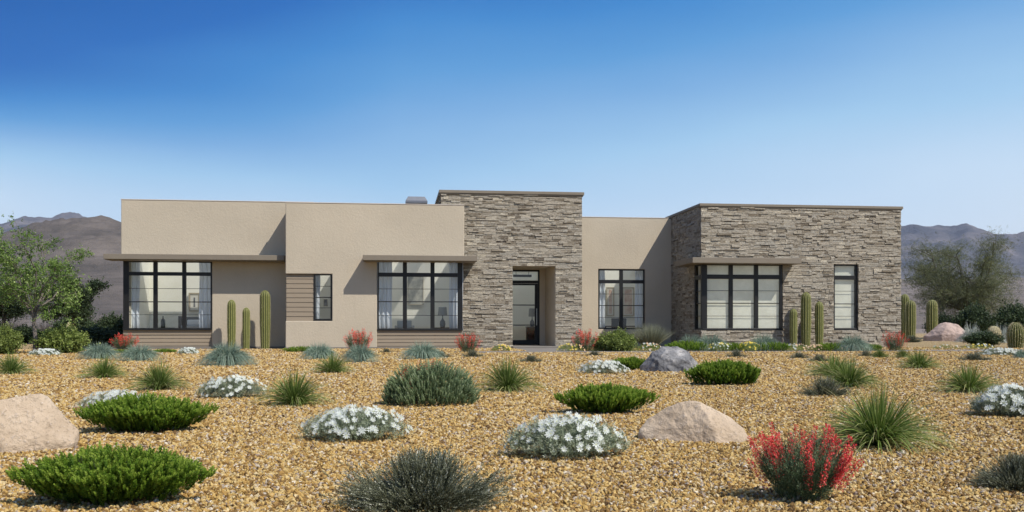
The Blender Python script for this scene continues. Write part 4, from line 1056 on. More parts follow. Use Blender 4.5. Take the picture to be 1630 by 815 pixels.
# --- placing
PLACED = {}
def put_parts(root, parts):
    for nm, (v, q, t), mat in parts:
        link(bpy.data.objects.new(nm, qmesh(nm, v, q, t, [mat])), root)
def children(o): return [c for c in COL.objects if c.parent == o]
def plant(name, label, cat_, group, px, py, wpx, hpx, build, key=None, rz=None, **kw):
    if not isinstance(py, tuple) and px > 780 and 560.3 < py <= 565.5: py = 560.2      # the border bed lies behind the path
    loc, mpp = G(px, py) if not isinstance(py, tuple) else (D(px, py[0]), py[0] / F)
    w_, h_ = wpx * mpp, hpx * mpp
    k = (build.__name__, key) if key is not None else None
    if k and k in PLACED:
        src, w0, h0, kids = PLACED[k]
        t = src.copy(); COL.objects.link(t); t.location = loc
        t.scale = (w_ / w0, w_ / w0, h_ / h0)
        for c in kids: d = c.copy(); COL.objects.link(d); d.parent = t
        t.rotation_euler = (0, 0, rz if rz is not None else random.uniform(-.5, .5)); tag(t, label, cat_, group)
        return t
    t = thing(name, label, cat_, loc, group, rz if rz is not None else 0.0)
    seed = kw.pop('seed', (int(px) * 7 + int(wpx)) % 9973)
    petal = kw.pop('petals', None); ind = kw.get('ind', False)
    res = build(w_, h_, seed, **kw)
    if isinstance(res, tuple):
        parts, (P, Rm, sc) = res; put_parts(t, parts); pm = petal or [(WHITE, EYE)]
        if build is b_daisy:
            if ind:
                me = flower_mesh(pm[0], 'a'); me2 = None
                for i in range(len(P)):
                    o = link(bpy.data.objects.new('flower', me), t)
                    o.matrix_local = Matrix.Translation(P[i]) @ Matrix(Rm[i].tolist()).to_4x4() @ Matrix.Scale(float(sc[i]), 4)
            else:
                v, q, tt, mi = FT
                for gi, mm in enumerate(pm):
                    sel = np.arange(len(P)) % len(pm) == gi
                    vv, qq, t2 = stamp(v, q, tt, P[sel], Rm[sel], sc[sel])
                    link(bpy.data.objects.new('flowers', qmesh('flowers', vv, qq, t2, list(mm), np.tile(mi, sel.sum()))), t)
        else:
            col = kw.get('col') or RED
            if ind:
                T = [qmesh('flower_spike', *spike_t(100 + i, 230), [col]) for i in range(4)]
                for i in range(len(P)):
                    o = link(bpy.data.objects.new('flower_spike', T[i % 4]), t)
                    o.matrix_local = Matrix.Translation(P[i]) @ Matrix(Rm[i].tolist()).to_4x4() @ Matrix.Diagonal((float(sc[i]) * 1.0, float(sc[i]) * 1.0, float(sc[i]), 1))
            else:
                v, q, tt = spike_t(7, 46)
                f = stamp(v, q, tt, P, Rm, np.stack([sc * 1.1, sc * 1.1, sc], -1))
                link(bpy.data.objects.new('blossoms', qmesh('blossoms', *f, [col])), t)
    else: put_parts(t, res)
    if k: PLACED[k] = (t, w_, h_, [c for c in t.children] or children(t))
    return t
def P_(*a, **k): return plant(*a, **k)
# bright green spreading shrubs
GJ = 'bright green spreading shrubs in the gravel'
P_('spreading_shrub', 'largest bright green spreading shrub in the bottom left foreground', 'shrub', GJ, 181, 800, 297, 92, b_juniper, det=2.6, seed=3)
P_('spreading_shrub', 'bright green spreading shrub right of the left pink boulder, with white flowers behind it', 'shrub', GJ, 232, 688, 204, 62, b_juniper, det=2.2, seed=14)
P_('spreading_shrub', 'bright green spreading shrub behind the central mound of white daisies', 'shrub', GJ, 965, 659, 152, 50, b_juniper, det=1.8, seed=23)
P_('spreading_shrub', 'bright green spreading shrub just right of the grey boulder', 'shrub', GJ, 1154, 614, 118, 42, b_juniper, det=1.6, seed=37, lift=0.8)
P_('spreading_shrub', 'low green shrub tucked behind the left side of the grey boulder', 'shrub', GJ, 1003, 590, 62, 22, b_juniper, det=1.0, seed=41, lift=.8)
GH = 'low green clipped plants along the house'
for i, (x, y, w_, h_, lab) in enumerate([
    (480, 562, 58, 11, 'low green hedge plant below the small window with siding'), (196, 564, 52, 8, 'low green ground plant behind the two blue grass mounds at the left'),
    (262, 563, 40, 8, 'low green ground plant under the leftmost window, left of the small white flowers'), (1092, 561, 66, 18, 'low green plant directly behind the grey boulder'),
    (1230, 562, 56, 16, 'low green plant under the right side of the corner window'), (1322, 562, 54, 15, 'low green plant at the foot of the rightmost cactus of three'),
    (1168, 562, 36, 15, 'low green plant between the white and yellow flower patches'), (1386, 562, 36, 13, 'low green plant between the tall window and the right red flowers'), (105, 562, 60, 9, 'low green ground plant beneath the olive shrub behind the left tree')]):
    P_('low_hedge_plant', lab, 'shrub', GH, x, y, w_, h_, b_juniper, key='low', det=.5, seed=5, lift=.8)
# white daisies
GD = 'white flowering mounds in the gravel'
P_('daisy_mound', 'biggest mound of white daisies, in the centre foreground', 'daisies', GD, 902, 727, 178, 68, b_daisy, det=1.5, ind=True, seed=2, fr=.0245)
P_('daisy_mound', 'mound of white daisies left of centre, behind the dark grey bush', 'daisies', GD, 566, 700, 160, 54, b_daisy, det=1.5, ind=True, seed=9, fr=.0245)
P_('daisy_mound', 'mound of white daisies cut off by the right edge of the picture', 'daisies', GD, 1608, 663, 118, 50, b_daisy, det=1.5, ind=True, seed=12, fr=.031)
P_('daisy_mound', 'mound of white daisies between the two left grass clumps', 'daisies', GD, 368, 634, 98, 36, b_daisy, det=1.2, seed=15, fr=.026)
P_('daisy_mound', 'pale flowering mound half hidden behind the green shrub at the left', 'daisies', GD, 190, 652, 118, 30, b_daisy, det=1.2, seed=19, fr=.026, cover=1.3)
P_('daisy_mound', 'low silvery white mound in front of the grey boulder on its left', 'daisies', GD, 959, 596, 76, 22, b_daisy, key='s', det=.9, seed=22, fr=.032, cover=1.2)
P_('daisy_mound', 'tiny white flowering mound under the leftmost window', 'daisies', GD, 300, 565, 38, 12, b_daisy, key='s')
P_('daisy_mound', 'low white mound beside the path at the far right', 'daisies', GD, 1594, 567, 62, 13, b_daisy, key='s')
P_('daisy_mound', 'low pale mound at the foot of the slender left tree', 'daisies', GD, 72, 567, 54, 12, b_daisy, key='s')
# blue fescue mounds
GF = 'blue green grass mounds near the house'
for i, (x, y, w_, h_, lab) in enumerate([
    (158, 573, 86, 33, 'blue green grass mound below the left corner of the house, left of a pair'), (222, 576, 88, 33, 'blue green grass mound right of a pair in front of the leftmost window'),
    (362, 583, 108, 46, 'largest blue green grass mound, in front of the left pair of cacti'), (508, 573, 78, 33, 'blue green grass mound under the small window beside siding'),
    (573, 578, 78, 37, 'blue green grass mound directly below the red flowers of the centre volume'), (672, 573, 90, 35, 'blue green grass mound under the centre window siding'),
    (1100, 558.5, 72, 31, 'blue green grass mound at the inner corner behind the grey boulder'), (1131, 559.5, 80, 33, 'blue green grass mound under the left of the corner window'), (1215, 559.5, 78, 33, 'blue green grass mound under the right of the corner window'),
    (1357, 561, 80, 32, 'blue green grass mound below the tall narrow window'), (1628, 572, 40, 20, 'blue green grass mound cut by the right edge by the path')]):
    P_('blue_grass_mound', lab, 'grass mound', GF, x, y, w_, h_, b_fescue, key=i % 3 if i != 2 else 'big', det=1.3 if i != 2 else 2.0, seed=50 + i)
# green grass clumps
GG = 'green grass clumps in the gravel'
P_('grass_clump', 'largest green grass clump, right of the foreground red flowers', 'grass clump', GG, 1398, 712, 146, 110, b_grass, det=1.9, seed=61)
for i, (x, y, w_, h_, lab) in enumerate([
    (468, 646, 96, 66, 'green grass clump between the daisies and the round bush, left of centre'), (253, 622, 82, 54, 'green grass clump left of the small daisy mound'),
    (808, 624, 92, 62, 'green grass clump right of the round grey green bush'), (1352, 618, 86, 56, 'green grass clump behind the largest one, beside its twin'),
    (1328, 600, 78, 42, 'rear grass clump touching its twin, below the three cacti'), (1542, 626, 92, 54, 'green grass clump left of the daisies at the right edge'),
    (18, 597, 60, 40, 'green grass clump at the left edge of the picture'), (166, 603, 66, 42, 'green grass clump in front of the left pair of blue mounds'),
    (529, 595, 56, 38, 'small green grass clump in front of two blue mounds'), (1463, 588, 62, 36, 'green grass clump by the path below the right red flowers'),
    (1437, 571, 26, 20, 'tiny grass clump by the path right of the red flowers'), (1400, 571, 30, 20, 'tiny grass clump by the path left of the red flowers')]):
    P_('grass_clump', lab, 'grass clump', GG, x, y, w_, h_, b_grass, key=i % 4, det=1.25, seed=70 + i)
# red penstemons
GR = 'red flowering plants'
P_('red_flowering_plant', 'big red flowering plant with tall spikes in the right foreground', 'flowers', GR, 1277, 797, 205, 138, b_penstemon, det=2.0, ind=True, seed=4, col=RED)
for i, (x, y, w_, h_, lab) in enumerate([
    (198, 559, 56, 34, 'red flowering plant below the leftmost window corner'), (570, 562, 58, 46, 'red flowering plant against the stucco beside the centre window'),
    (744, 562, 52, 38, 'red flowering plant at the left foot of the stone entry wall'), (931, 561, 54, 43, 'red flowering plant right of the front door stone'),
    (1424, 565, 48, 40, 'red flowering plant at the right corner of the stone wing')]):
    P_('red_flowering_plant', lab, 'flowers', GR, x, y, w_, h_, b_penstemon, key='c', det=.9, seed=5, col=CORAL)
# grey lavender bushes
GL = 'grey lavender bushes'
P_('grey_bush', 'large dark grey straggling bush at the bottom centre', 'bush', GL, 676, 806, 290, 90, b_grey, det=1.9, seed=8)
P_('grey_bush', 'dark grey bush cut off by the bottom right edge', 'bush', GL, 1624, 778, 150, 56, b_grey, det=1.7, seed=13)
for i, (x, y, w_, h_, lab) in enumerate([
    (1314, 631, 92, 32, 'grey bush left of the twin grass clumps'), (700, 571, 44, 14, 'tiny grey bush below the red flowers left of the entry'),
    (752, 570, 40, 14, 'tiny grey bush at the foot of the entry stone'), (845, 578, 46, 14, 'tiny dark grey bush in front of the door walk'), (615, 563, 24, 9, 'tiny dark grey bush under the centre siding'), (946, 568, 36, 10, 'tiny grey bush left of the olive shrub'),
    (1172, 570, 36, 14, 'tiny grey bush before the corner window flowers'), (1304, 577, 44, 14, 'tiny grey bush below the three cacti'), (1272, 572, 40, 12, 'tiny grey bush left of the three cacti by the path'), (1378, 569, 36, 12, 'tiny grey bush before the tall window mound'),
    (1550, 575, 60, 14, 'flat grey bush in front of the path at the right'), (1574, 566, 50, 12, 'small dark grey bush left of the low white mound at the right'), (1452, 545, 34, 12, 'small grey bush at the foot of the two overlapping cacti')]):
    P_('grey_bush', lab, 'bush', GL, x, y, w_, h_, b_grey, key=i % 2, det=.7, seed=90 + i)
# round bush with a few red buds
t = P_('round_bush', 'compact rounded grey green bush with a few red buds on top', 'bush', None, 686, 645, 148, 66, b_dome, det=1.7, seed=6, sz=.20, sp=(20, .30, .10, .5))
loc, mpp = G(686, 645)
rr_ = np.random.default_rng(2)
bm_ = spike_t(55, 40)
me_ = qmesh('red_bud', *bm_, [CORAL])
for (dx, dy) in ((-46, 42), (-42, 47), (-38, 50), (-20, 58), (-17, 60), (2, 61), (5, 62), (-8, 54), (-33, 30)):
    o = link(bpy.data.objects.new('red_bud', me_), t); o.location = (dx * mpp, -0.25 + (dy - 30) * 0.006, dy * mpp * 0.97); o.scale = (.16, .16, .11)
# shrubs around the house
P_('olive_shrub', 'bright olive leafy shrub under the recessed window', 'shrub', None, 981, 563, 66, 34, b_leafy, det=1.6, key='o', ls=.11, seed=3)
P_('olive_shrub', 'olive leafy shrub behind the trunk of the left tree', 'shrub', None, 98, 564, 84, 44, b_leafy, key='o')
P_('olive_shrub', 'olive leafy shrub at the left edge of the picture', 'shrub', None, 4, 566, 60, 46, b_leafy, key='o')
P_('grass_clump', 'small green grass clump between the red flowers and the olive shrub', 'grass clump', GG, 953, 562, 30, 20, b_grass, key=1)
P_('grass_clump', 'small pale grass clump at the right foot of the olive shrub', 'grass clump', GG, 998, 563, 34, 18, b_grass, key=2)
P_('twiggy_bush', 'grey brown twiggy bush right of the recessed window', 'bush', None, 1035, 556, 56, 44, b_tussock, det=2.4, key='scrub', seed=2)
COL_T = {'tw': 0}
def far_shrub(nm, lab, c, x, d_, wpx, hpx, build, key, **kw): return plant(nm, lab, c, None, x, (d_,), wpx, hpx * 1.0, build, key=key, **kw)
def ftop(d_, top): return (HOR - top) + F * H / d_
for (lab, x, d_, wpx, top, key) in [
    ('dark leafy bush against the left corner of the house', 178, 44, 64, 500, 'd'), ('wide dark green bush left of the house corner', 150, 38, 92, 520, 'd'),
    ('dark bush behind the two pale barrel cacti', 118, 62, 60, 498, 'd'), ('dark bush below the left tree crown', 38, 48, 60, 518, 'd'),
    ('dark green bush before the right boulder on its right side', 1566, 40.5, 64, 527, 'd'), ('dark bush under the right tree', 1550, 60, 64, 484, 'd'), ('dark bush at the right edge behind the barrel cactus', 1612, 62, 70, 482, 'd'), ('dark low bush right of the barrel cactus', 1500, 66, 50, 500, 'd')]:
    plant('dark_shrub', lab, 'shrub', 'dark leafy shrubs beyond the gravel', x, (d_,), wpx, ftop(d_, top), b_leafy, key=key, det=1.7, ls=.16, seed=11)
# b_leafy above shares one key per material; make the dark ones dark
for o in list(COL.objects):
    if o.name.startswith('dark_shrub'):
        for c in o.children:
            if c.name.startswith('foliage') and c.data.materials[0] != LEAF['dark']: c.data.materials[0] = LEAF['dark']
GS = 'pale dry desert grasses beyond the yard'
for (lab, x, d_, wpx, top, key) in [
    ('greyish dry tussock behind the left tree at the picture edge', 8, 60, 60, 497, 'sage'), ('greyish dry tussock right of the left tree trunk', 72, 70, 46, 502, 'sage'), ('greyish dry tussock behind the pale barrel cacti', 100, 80, 50, 500, 'sage'),
    ('greyish dry tussock between tree and house corner', 138, 76, 52, 492, 'sage')]:
    plant('dry_tussock', lab, 'dry grass', GS, x, (d_,), wpx, ftop(d_, top), b_tussock, key=key, det=1.3, seed=31)
for (lab, x, d_, wpx, top) in [('white plumed grass tuft behind the right pink boulder', 1546, 52, 50, 508), ('white plumed grass tuft left of the barrel cactus at the right', 1594, 50, 46, 510)]:
    plant('pale_grass_tuft', lab, 'dry grass', GS, x, (d_,), wpx, ftop(d_, top), b_fescue, key='pale', det=1.0, seed=33)
for o in COL.objects:
    if o.name.startswith('pale_grass_tuft'):
        for c in o.children: c.data.materials[0] = LEAF['pale']
    if o.name.startswith('twiggy_bush'):
        for c in o.children: c.data.materials[0] = LEAF['scrub']
# flower patches along the wall
GP = 'small flower patches along the house'
for i, (x, y, w_, h_, lab, pm) in enumerate([
    (798, 561, 34, 12, 'peach flower patch left of the doorstep', [(PEACH, EYE), (YELLOW, EYE)]), (911, 562, 48, 14, 'yellow and peach flower patch right of the doorstep', [(YELLOW, EYE), (PEACH, EYE)]),
    (1034, 561.5, 44, 14, 'peach flower patch left of the grey boulder top', [(PEACH, EYE), (WHITE, EYE)]), (1146, 562, 52, 15, 'white and yellow flower patch under the corner window', [(WHITE, EYE), (YELLOW, EYE)]),
    (1192, 562, 38, 16, 'yellow flower patch between two blue mounds', [(YELLOW, EYE)]), (1266, 562, 44, 13, 'white and peach flower patch before the left of three cacti', [(WHITE, EYE), (PEACH, EYE)]),
    (1298, 562, 34, 12, 'peach flower patch before the tallest of three cacti', [(PEACH, EYE)]), (1352, 562.5, 44, 13, 'white flower patch below the tall narrow window', [(WHITE, EYE), (PEACH, EYE)]),
    (1505, 557, 50, 9, 'small mixed flower patch behind the path right of the house', [(PEACH, EYE), (WHITE, EYE)]), (1556, 557, 60, 10, 'yellow flower patch behind the path near the right edge', [(YELLOW, EYE), (WHITE, EYE)])]):
    plant('flower_patch', lab, 'flowers', GP, x, y, w_, h_, b_daisy, petals=pm, det=.5, cover=.5, fr=.034, leaf='olive', seed=200 + i)

# trees
def tube(path, rad, n=6):
    path = np.array(path, float); m = len(path); d = unit(np.gradient(path, axis=0))
    x = unit(np.cross(d, np.array([0.31, 0.2, 0.93]))); y = np.cross(d, x); a = np.arange(n) * TAU / n
    v = (path[:, None] + (x[:, None] * np.cos(a)[None, :, None] + y[:, None] * np.sin(a)[None, :, None]) * np.asarray(rad)[:, None, None]).reshape(-1, 3)
    i = np.arange(m - 1)[:, None] * n; k = np.arange(n)[None]
    q = np.stack([i + k, i + (k + 1) % n, i + n + (k + 1) % n, i + n + k], -1).reshape(-1, 4)
    return v, q, np.full(len(q), .5)
def tree(name, label, x, d_, crown, seed, leafkey, fork, rad, nlimb, leafsize, per, spread, bark, group=None, base_x=None, clump=.5, droop=0.0, dens=1.0, wob=.12, sub=5, lpar=(5, 0.6, 0.3)):
    """crown = (x0, x1, ytop, ybottom) in photo pixels at the tree's distance"""
    r = np.random.default_rng(seed); mpp = d_ / F; loc = D(x, d_)
    t = thing(name, label, 'tree', loc, group)
    cx = ((crown[0] + crown[1]) / 2 - x) * mpp; cz = H + (HOR - (crown[2] + crown[3]) / 2) * mpp
    rx = (crown[1] - crown[0]) / 2 * mpp; rz = (crown[3] - crown[2]) / 2 * mpp; ry = rx * .8
    trunk = [(0, 0, 0), (.03, 0, fork * .35), (-.03, .02, fork * .7), (0.0, 0, fork)]
    tubes = [tube(trunk, [rad * 1.25, rad, rad * .9, rad * .8], 8)]; limbs = []; tips = []; TD = []
    for k in range(nlimb):
        a = TAU * k / nlimb + r.normal() * .3; e = r.random() ** 0.7
        ph = r.random(); up = -0.5 + 1.5 * ((k * 0.618) % 1)
        tgt = np.array([cx + rx * math.cos(a) * (0.85 - .35 * abs(up)) , ry * math.sin(a) * .8, cz + rz * .78 * up])
        st = np.array([0, 0, fork * (0.75 + .25 * r.random())]); mid = st * .5 + tgt * .5 + r.normal(size=3) * rx * .08 + np.array([0, 0, rz * .10]); q1 = st * .8 + mid * .2 + np.array([0, 0, .1 * rz])
        pth = [st, q1, mid, tgt * .75 + mid * .25 + r.normal(size=3) * rx * .04, tgt]; r0 = rad * .62
        limbs.append(tube(pth, np.array([1, .8, .55, .35, .15]) * r0, 6))
        pa = np.array(pth)
        for j in range(sub):
            s_ = .35 + .65 * (j + .5) / sub; i0 = min(int(s_ * 4), 3); p0 = pa[i0] * (1 - (s_ * 4 - i0)) + pa[min(i0 + 1, 4)] * (s_ * 4 - i0)
            dr = unit(p0 - np.array([cx, 0, cz - rz * .4]) + r.normal(size=3) * rx * .6)
            L = rx * spread * (.6 + .6 * r.random()); p1 = p0 + dr * L * .5 + r.normal(size=3) * L * wob; p2 = p0 + dr * L + np.array([0, 0, -droop * L])
            limbs.append(tube([p0, p1, p2], np.array([.3, .2, .08]) * r0, 5))
            for u in np.linspace(.2, 1, 5):
                tips.append(p0 * (1 - u) ** 2 + 2 * p1 * u * (1 - u) + p2 * u * u); TD.append(dr)
    put_parts(t, [('trunk', tubes[0], bark), ('limbs', cat(limbs), bark)])
    tips = np.array(tips); TD = np.array(TD); keep = r.random(len(tips)) < dens; tips = tips[keep]; TD = TD[keep]
    n = len(tips) * per; c = np.repeat(tips, per, 0); cl = rx * clump
    P = c + r.normal(size=(n, 3)) * np.array([cl, cl, cl * .55]) * .5
    tvq = sprig(lpar[0], 1.0, lpar[1], lpar[2], .95, seed)
    ctint = np.repeat((r.random(len(tips)) - .5) * .55, per)
    f = stamp(*tvq[:2], tvq[2] - .2, P, frames(np.repeat(TD, per, 0) * .7 + r.normal(size=(n, 3)) * .7 + np.array([0, 0, -droop]), r), leafsize * (.7 + .6 * r.random(n)), ctint + (r.random(n) - .5) * .35)
    put_parts(t, [('crown', f, LEAF[leafkey])])
    return t
tree('slender_tree', 'slender tree with bright green leaves and thin grey trunk left of the house', 55, 28.5, (-42, 134, 346, 530), 5, 'tree', 1.35, .062, 13, .125, 11, .36, BARK, clump=.17, sub=7, dens=.66)
tree('small_tree', 'darker bushy small tree behind the slender one, nearer the house', 118, 46, (72, 162, 425, 520), 8, 'dark', 1.2, .09, 8, .19, 22, .4, BARKD, clump=.24, sub=5)
tree('small_tree', 'darker small tree behind the slender one at the left edge', 6, 48, (-45, 50, 432, 520), 9, 'dark', 1.2, .09, 8, .19, 20, .4, BARKD, clump=.24, sub=5)
tree('desert_tree', 'wide airy grey green desert tree right of the house', 1535, 68, (1448, 1618, 374, 520), 12, 'palo', 1.6, .17, 18, .30, 28, .34, BARKD, clump=.24, sub=8, wob=.2, lpar=(9, .5, .05))

# cacti
def cactus_body(h, rad, ribs=14, seed=0, top=0.12, foot=.8):
    nz, na = 26, ribs * 6; v = []; t = []
    zs = list(np.linspace(0, 1 - top, 18)) + [1 - top + top * math.sin(k / 10 * PI / 2) for k in range(1, 11)]
    m = len(zs)
    for z in zs:
        e = 1 - max(0, (z - (1 - top)) / top) ** 2; e = math.sqrt(max(e, .0004)); e *= foot + (1 - foot) * min(1, z * 2.2); e *= 1 - 0.10 * max(0, z - .5)
        for k in range(na):
            a = TAU * k / na; rb = 1 - 0.13 * (0.5 - 0.5 * math.cos(a * ribs)) * (1 if e > .3 else .3)
            v.append((rad * e * rb * math.cos(a), rad * e * rb * math.sin(a), z * h))
    i = np.arange(m - 1)[:, None] * na; k = np.arange(na)[None]
    q = np.stack([i + k, i + (k + 1) % na, i + na + (k + 1) % na, i + na + k], -1).reshape(-1, 4)
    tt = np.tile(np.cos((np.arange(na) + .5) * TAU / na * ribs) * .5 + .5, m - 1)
    return np.array(v), q, tt
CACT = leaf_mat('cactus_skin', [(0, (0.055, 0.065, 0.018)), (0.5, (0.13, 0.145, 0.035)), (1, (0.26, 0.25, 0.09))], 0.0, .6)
SPINE = flat('cactus_spine', (0.50, 0.44, 0.27), .8)
CACTP = leaf_mat('pale_cactus_skin', [(0, (0.30, 0.28, 0.14)), (1, (0.55, 0.50, 0.30))], 0.0, .7)
def cactus(name, label, x, dist, wpx, top, group, ribs=14, seed=0, topf=.12, skin=None, spn=1.0, foot=.8, base=0.0):
    mpp = dist / F; loc = D(x, dist); h = H + (HOR - top) * mpp; rad = wpx * mpp / 2
    t = thing(name, label, 'cactus', loc, group, 0.2 + seed)
    body = cactus_body(h, rad, ribs, seed, topf, foot)
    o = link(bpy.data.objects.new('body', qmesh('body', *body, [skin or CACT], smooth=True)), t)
    r = np.random.default_rng(seed); per = int(46 * spn); n = ribs * per; z = np.tile(np.linspace(0.02, .97, per), ribs); a = np.repeat(np.arange(ribs) * TAU / ribs, per)
    e = np.sqrt(np.clip(1 - np.clip((z - (1 - topf)) / topf, 0, 1) ** 2, 0.0004, 1)) * (foot + (1 - foot) * np.minimum(1, z * 2.2)) * (1 - .1 * np.maximum(0, z - .5))
    B = np.stack([rad * e * np.cos(a), rad * e * np.sin(a), z * h], -1)
    B = np.repeat(B, 3, 0); dd = np.repeat(np.stack([np.cos(a), np.sin(a), np.full(n, .2)], -1), 3, 0) + r.normal(size=(n * 3, 3)) * .6
    s = ribbons(B, dd, rad * .17, rad * .05, 0, r, 1)
    put_parts(t, [('spines', s, SPINE)])
    return t
GC = 'tall ribbed cacti against the house'
dL = tY(390, YL) - .9; 
cactus('column_cactus', 'left of the three cacti beside the leftmost window, medium height', 368.5, tY(368, YL - .75), 13.5, 477, GC, 12, 1)
cactus('column_cactus', 'shortest cactus in the middle of the left three', 392, tY(392, YL - .75), 12, 489.5, GC, 12, 2)
cactus('column_cactus', 'tallest of the left three cacti, nearest the projecting wall', 422, tY(422, YL - .8), 16.5, 462, GC, 13, 3)
cactus('column_cactus', 'shortest cactus of the three against the right stone wall', 1263, tY(1263, YR - .5), 12, 491.5, GC, 12, 4)
cactus('column_cactus', 'tallest cactus in the middle of the three against the right stone wall', 1283, tY(1283, YR - .5), 16, 465, GC, 13, 5)
cactus('column_cactus', 'right cactus of the three against the right stone wall', 1304, tY(1304, YR - .5), 13.5, 480, GC, 12, 6)
GC2 = 'stout cacti right of the house'
cactus('column_cactus', 'tall cactus at the right corner of the stone wing, partly behind it', 1440, 62, 14, 468, GC2, 13, 7)
cactus('column_cactus', 'stout cactus overlapping the one at the stone corner', 1449.5, 60, 16, 478, GC2, 13, 8, .16)
cactus('column_cactus', 'lone stout cactus left of the right pink boulder', 1483.5, 60, 17, 477, GC2, 14, 9, .16)
GB = 'round barrel cacti'
cactus('barrel_cactus', 'left of two pale barrel cacti behind the left tree', 109, 50, 8.5, 513, GB, 14, 10, .55, CACTP, .5, .7)
cactus('barrel_cactus', 'right of two pale barrel cacti behind the left tree', 116.5, 50, 9, 514, GB, 14, 11, .55, CACTP, .5, .7)
cactus('barrel_cactus', 'large barrel cactus at the far right by the edge', 1617, 36, 26, 513, GB, 20, 12, .5, None, .7, .75)
cactus('barrel_cactus', 'smaller barrel cactus behind the dark bush at the right', 1582, 48, 21, 519, GB, 20, 13, .5, SPINE, .6, .8)

# boulders: convex hulls of control points (photo columns, depth as a share of the width, height in photo pixels), worn and roughened
def boulder(label, y, pts, seed, mat, group, rough=.02, bev=.013):
    xs = [q[0] for q in pts]; x0, x1 = min(xs), max(xs); xc = (x0 + x1) / 2; c, mpp = G(xc, y); W = (x1 - x0) * mpp
    bm = bmesh.new()
    for (px, dp, hz) in pts: bm.verts.new(((px - xc) * mpp * (1 + dp * W / (F * mpp)), dp * W, hz * mpp if hz > 0 else -.12 * W))
    bmesh.ops.convex_hull(bm, input=bm.verts)
    for v in [v for v in bm.verts if not v.link_faces]: bm.verts.remove(v)
    bmesh.ops.dissolve_limit(bm, angle_limit=.12, verts=bm.verts, edges=bm.edges)
    bmesh.ops.bevel(bm, geom=list(bm.edges), offset=bev * W, segments=2, affect='EDGES', profile=.5, clamp_overlap=True)
    for k in range(7):
        bmesh.ops.triangulate(bm, faces=bm.faces)
        es = [e for e in bm.edges if e.calc_length() > .022 * W]
        if not es: break
        bmesh.ops.subdivide_edges(bm, edges=es, cuts=1)
    bmesh.ops.triangulate(bm, faces=bm.faces); bm.normal_update()
    P = np.array([v.co[:] for v in bm.verts]) / W; Nn = np.array([v.normal[:] for v in bm.verts])
    n = (vnoise(P[:, 0] * 4 + 20 + P[:, 2] * 2, P[:, 1] * 4 + P[:, 2] * 3.1 + 20, seed) - .5) * 1.6 + (vnoise(P[:, 0] * 11 + 30 + P[:, 2] * 4, P[:, 1] * 9 + P[:, 2] * 10 + 20, seed + 1) - .5) * .8 + (vnoise(P[:, 0] * 31 + 30 - P[:, 2] * 9, P[:, 1] * 25 + P[:, 2] * 28 + 20, seed + 2) - .5) * .35
    Q = P * W + Nn * (n * rough * W)[:, None]
    for v, q in zip(bm.verts, Q): v.co = q
    me = bpy.data.meshes.new('boulder'); bm.to_mesh(me); bm.free(); me.materials.append(mat)
    for f in me.polygons: f.use_smooth = True
    o = link(bpy.data.objects.new('boulder', me)); o.location = c; o.rotation_euler = (0, 0, -math.atan((xc - 815) / F) - PSI)
    return tag(o, label, 'boulder', group)
def granite(name, a, b, c3, sp, dark=0.35):
    n = N(name); p = n.obj()
    c = n.ramp(n.noise(p, 2.2, 6, .6), [(0.3, a), (0.5, b), (0.7, c3)])
    c = n.mix(n.math('MULTIPLY', n.ramp(n.noise(p, sp, 3, .7), [(0.54, 0), (0.62, 1)]), dark), c, [v * .35 for v in a])
    c = n.mix(n.math('MULTIPLY', n.ramp(n.noise(p, sp * .8 + 7, 3, .7), [(0.60, 0), (0.68, 1)]), .3), c, (0.7, 0.62, 0.55))
    h_ = n.math('ADD', n.noise(p, sp * .5, 6, .7), n.math('MULTIPLY', n.noise(p, 5, 6, .65), 1.5))
    return n.surf(n.prin(c, .85, n.bump(h_, .8, .03), spec=.25))
TAN = granite('pink_granite', (0.42, 0.315, 0.21), (0.52, 0.405, 0.285), (0.61, 0.50, 0.37), 42)
TANF = granite('pink_granite_far', (0.36, 0.27, 0.22), (0.46, 0.34, 0.28), (0.54, 0.42, 0.35), 10)
GREYB = granite('dark_grey_rock', (0.08, 0.08, 0.085), (0.22, 0.215, 0.21), (0.62, 0.59, 0.55), 9, .6)
GBo = 'boulders in the gravel'
boulder('big pink granite boulder cut off by the left edge of the picture', 722, [(-50, .2, 0), (-50, .2, 60), (-20, .22, 78), (-8, .24, 82), (60, .28, 92), (72, .34, 85), (98, .28, 52), (117, .22, 30), (119, .22, 16), (108, .08, 8), (104, .06, 0), (15, -.02, 0), (10, .0, 12), (84, .04, 22), (20, .62, 70), (60, .66, 66), (100, .6, 20), (100, .66, 0), (-50, .66, 0), (-50, .6, 50)], 4, TAN, GBo, .012)
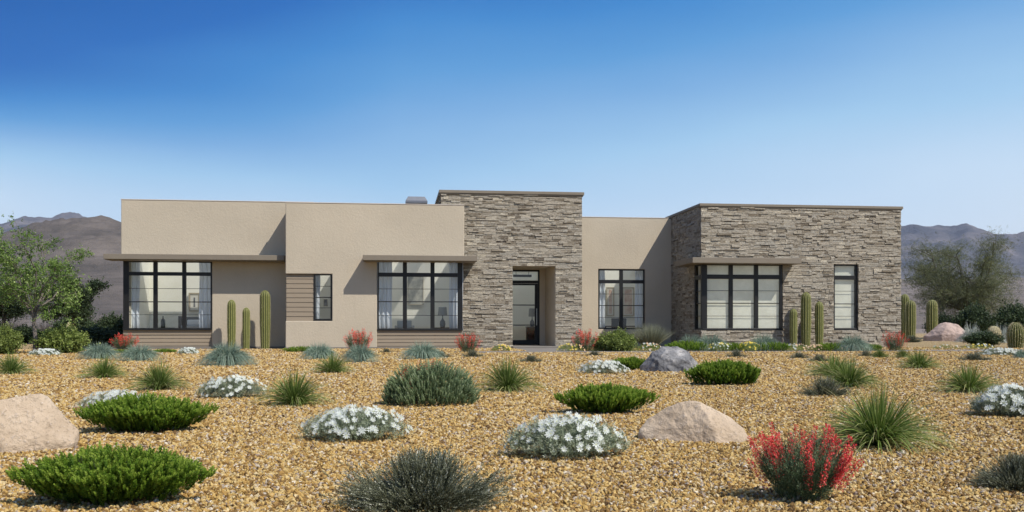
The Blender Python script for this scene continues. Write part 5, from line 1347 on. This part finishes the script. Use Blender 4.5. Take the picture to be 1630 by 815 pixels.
boulder('pink granite boulder with a central ridge in the middle foreground', 707, [(1017, .28, 0), (1018, .25, 14), (1032, .30, 34), (1058, .30, 52), (1096, .28, 66), (1112, .27, 66), (1166, .36, 38), (1183, .26, 20), (1190, .18, 6), (1190, .2, 0), (1150, -.02, 0), (1138, -.02, 0), (1060, .10, 0), (1134, .07, 30), (1122, .16, 50), (1100, .52, 50), (1060, .52, 20), (1160, .5, 20), (1100, .62, 0), (1030, .5, 0), (1180, .5, 0)], 8, TAN, GBo, .016)
boulder('dark grey craggy boulder behind the green shrub', 594, [(1018, .25, 0), (1020, .25, 10), (1030, .22, 26), (1044, .28, 38), (1058, .32, 44), (1074, .32, 45), (1098, .30, 34), (1111, .30, 18), (1116, .3, 5), (1116, .3, 0), (1044, .0, 0), (1048, .03, 22), (1056, .12, 34), (1092, .0, 0), (1088, .05, 20), (1100, .12, 20), (1060, .6, 36), (1090, .6, 28), (1030, .55, 0), (1105, .55, 0)], 12, GREYB, GBo, .042, .02)
boulder('pink boulder far right beside the lone cactus', 543, [(1470, .25, 0), (1472, .22, 7), (1484, .26, 17), (1494, .30, 27), (1506, .32, 31), (1522, .32, 27), (1534, .28, 15), (1541, .24, 3), (1541, .25, 0), (1500, 0, 0), (1500, .02, 11), (1506, .10, 20), (1530, .02, 0), (1528, .06, 10), (1510, .6, 20), (1480, .5, 0), (1535, .5, 0)], 17, TANF, GBo, .02)
# a few fallen blossoms beside the big red plant
r9 = np.random.default_rng(91)
fb = spike_t(91, 14)
fbm = qmesh('fallen_blossom', *fb, [RED])
for i, (x, y) in enumerate([(1192, 762), (1178, 748), (1388, 757), (1363, 782), (1372, 727)]):
    c, mpp_ = G(x, y + 3); o = link(bpy.data.objects.new('fallen_blossom', fbm)); o.location = c + Vector((0, 0, .012)); o.scale = (.055, .055, .055); o.rotation_euler = (1.2, r9.random(), r9.random() * 6)
    tag(o, ['fallen red blossom on the gravel left of the big red plant, lower one', 'fallen red blossom on the gravel left of the big red plant, upper one', 'fallen red blossom under the right side of the largest grass clump', 'fallen red blossom nearest the picture bottom, right of the red plant', 'fallen red blossom between the red plant and the largest grass clump'][i], 'blossom', 'fallen red blossoms')
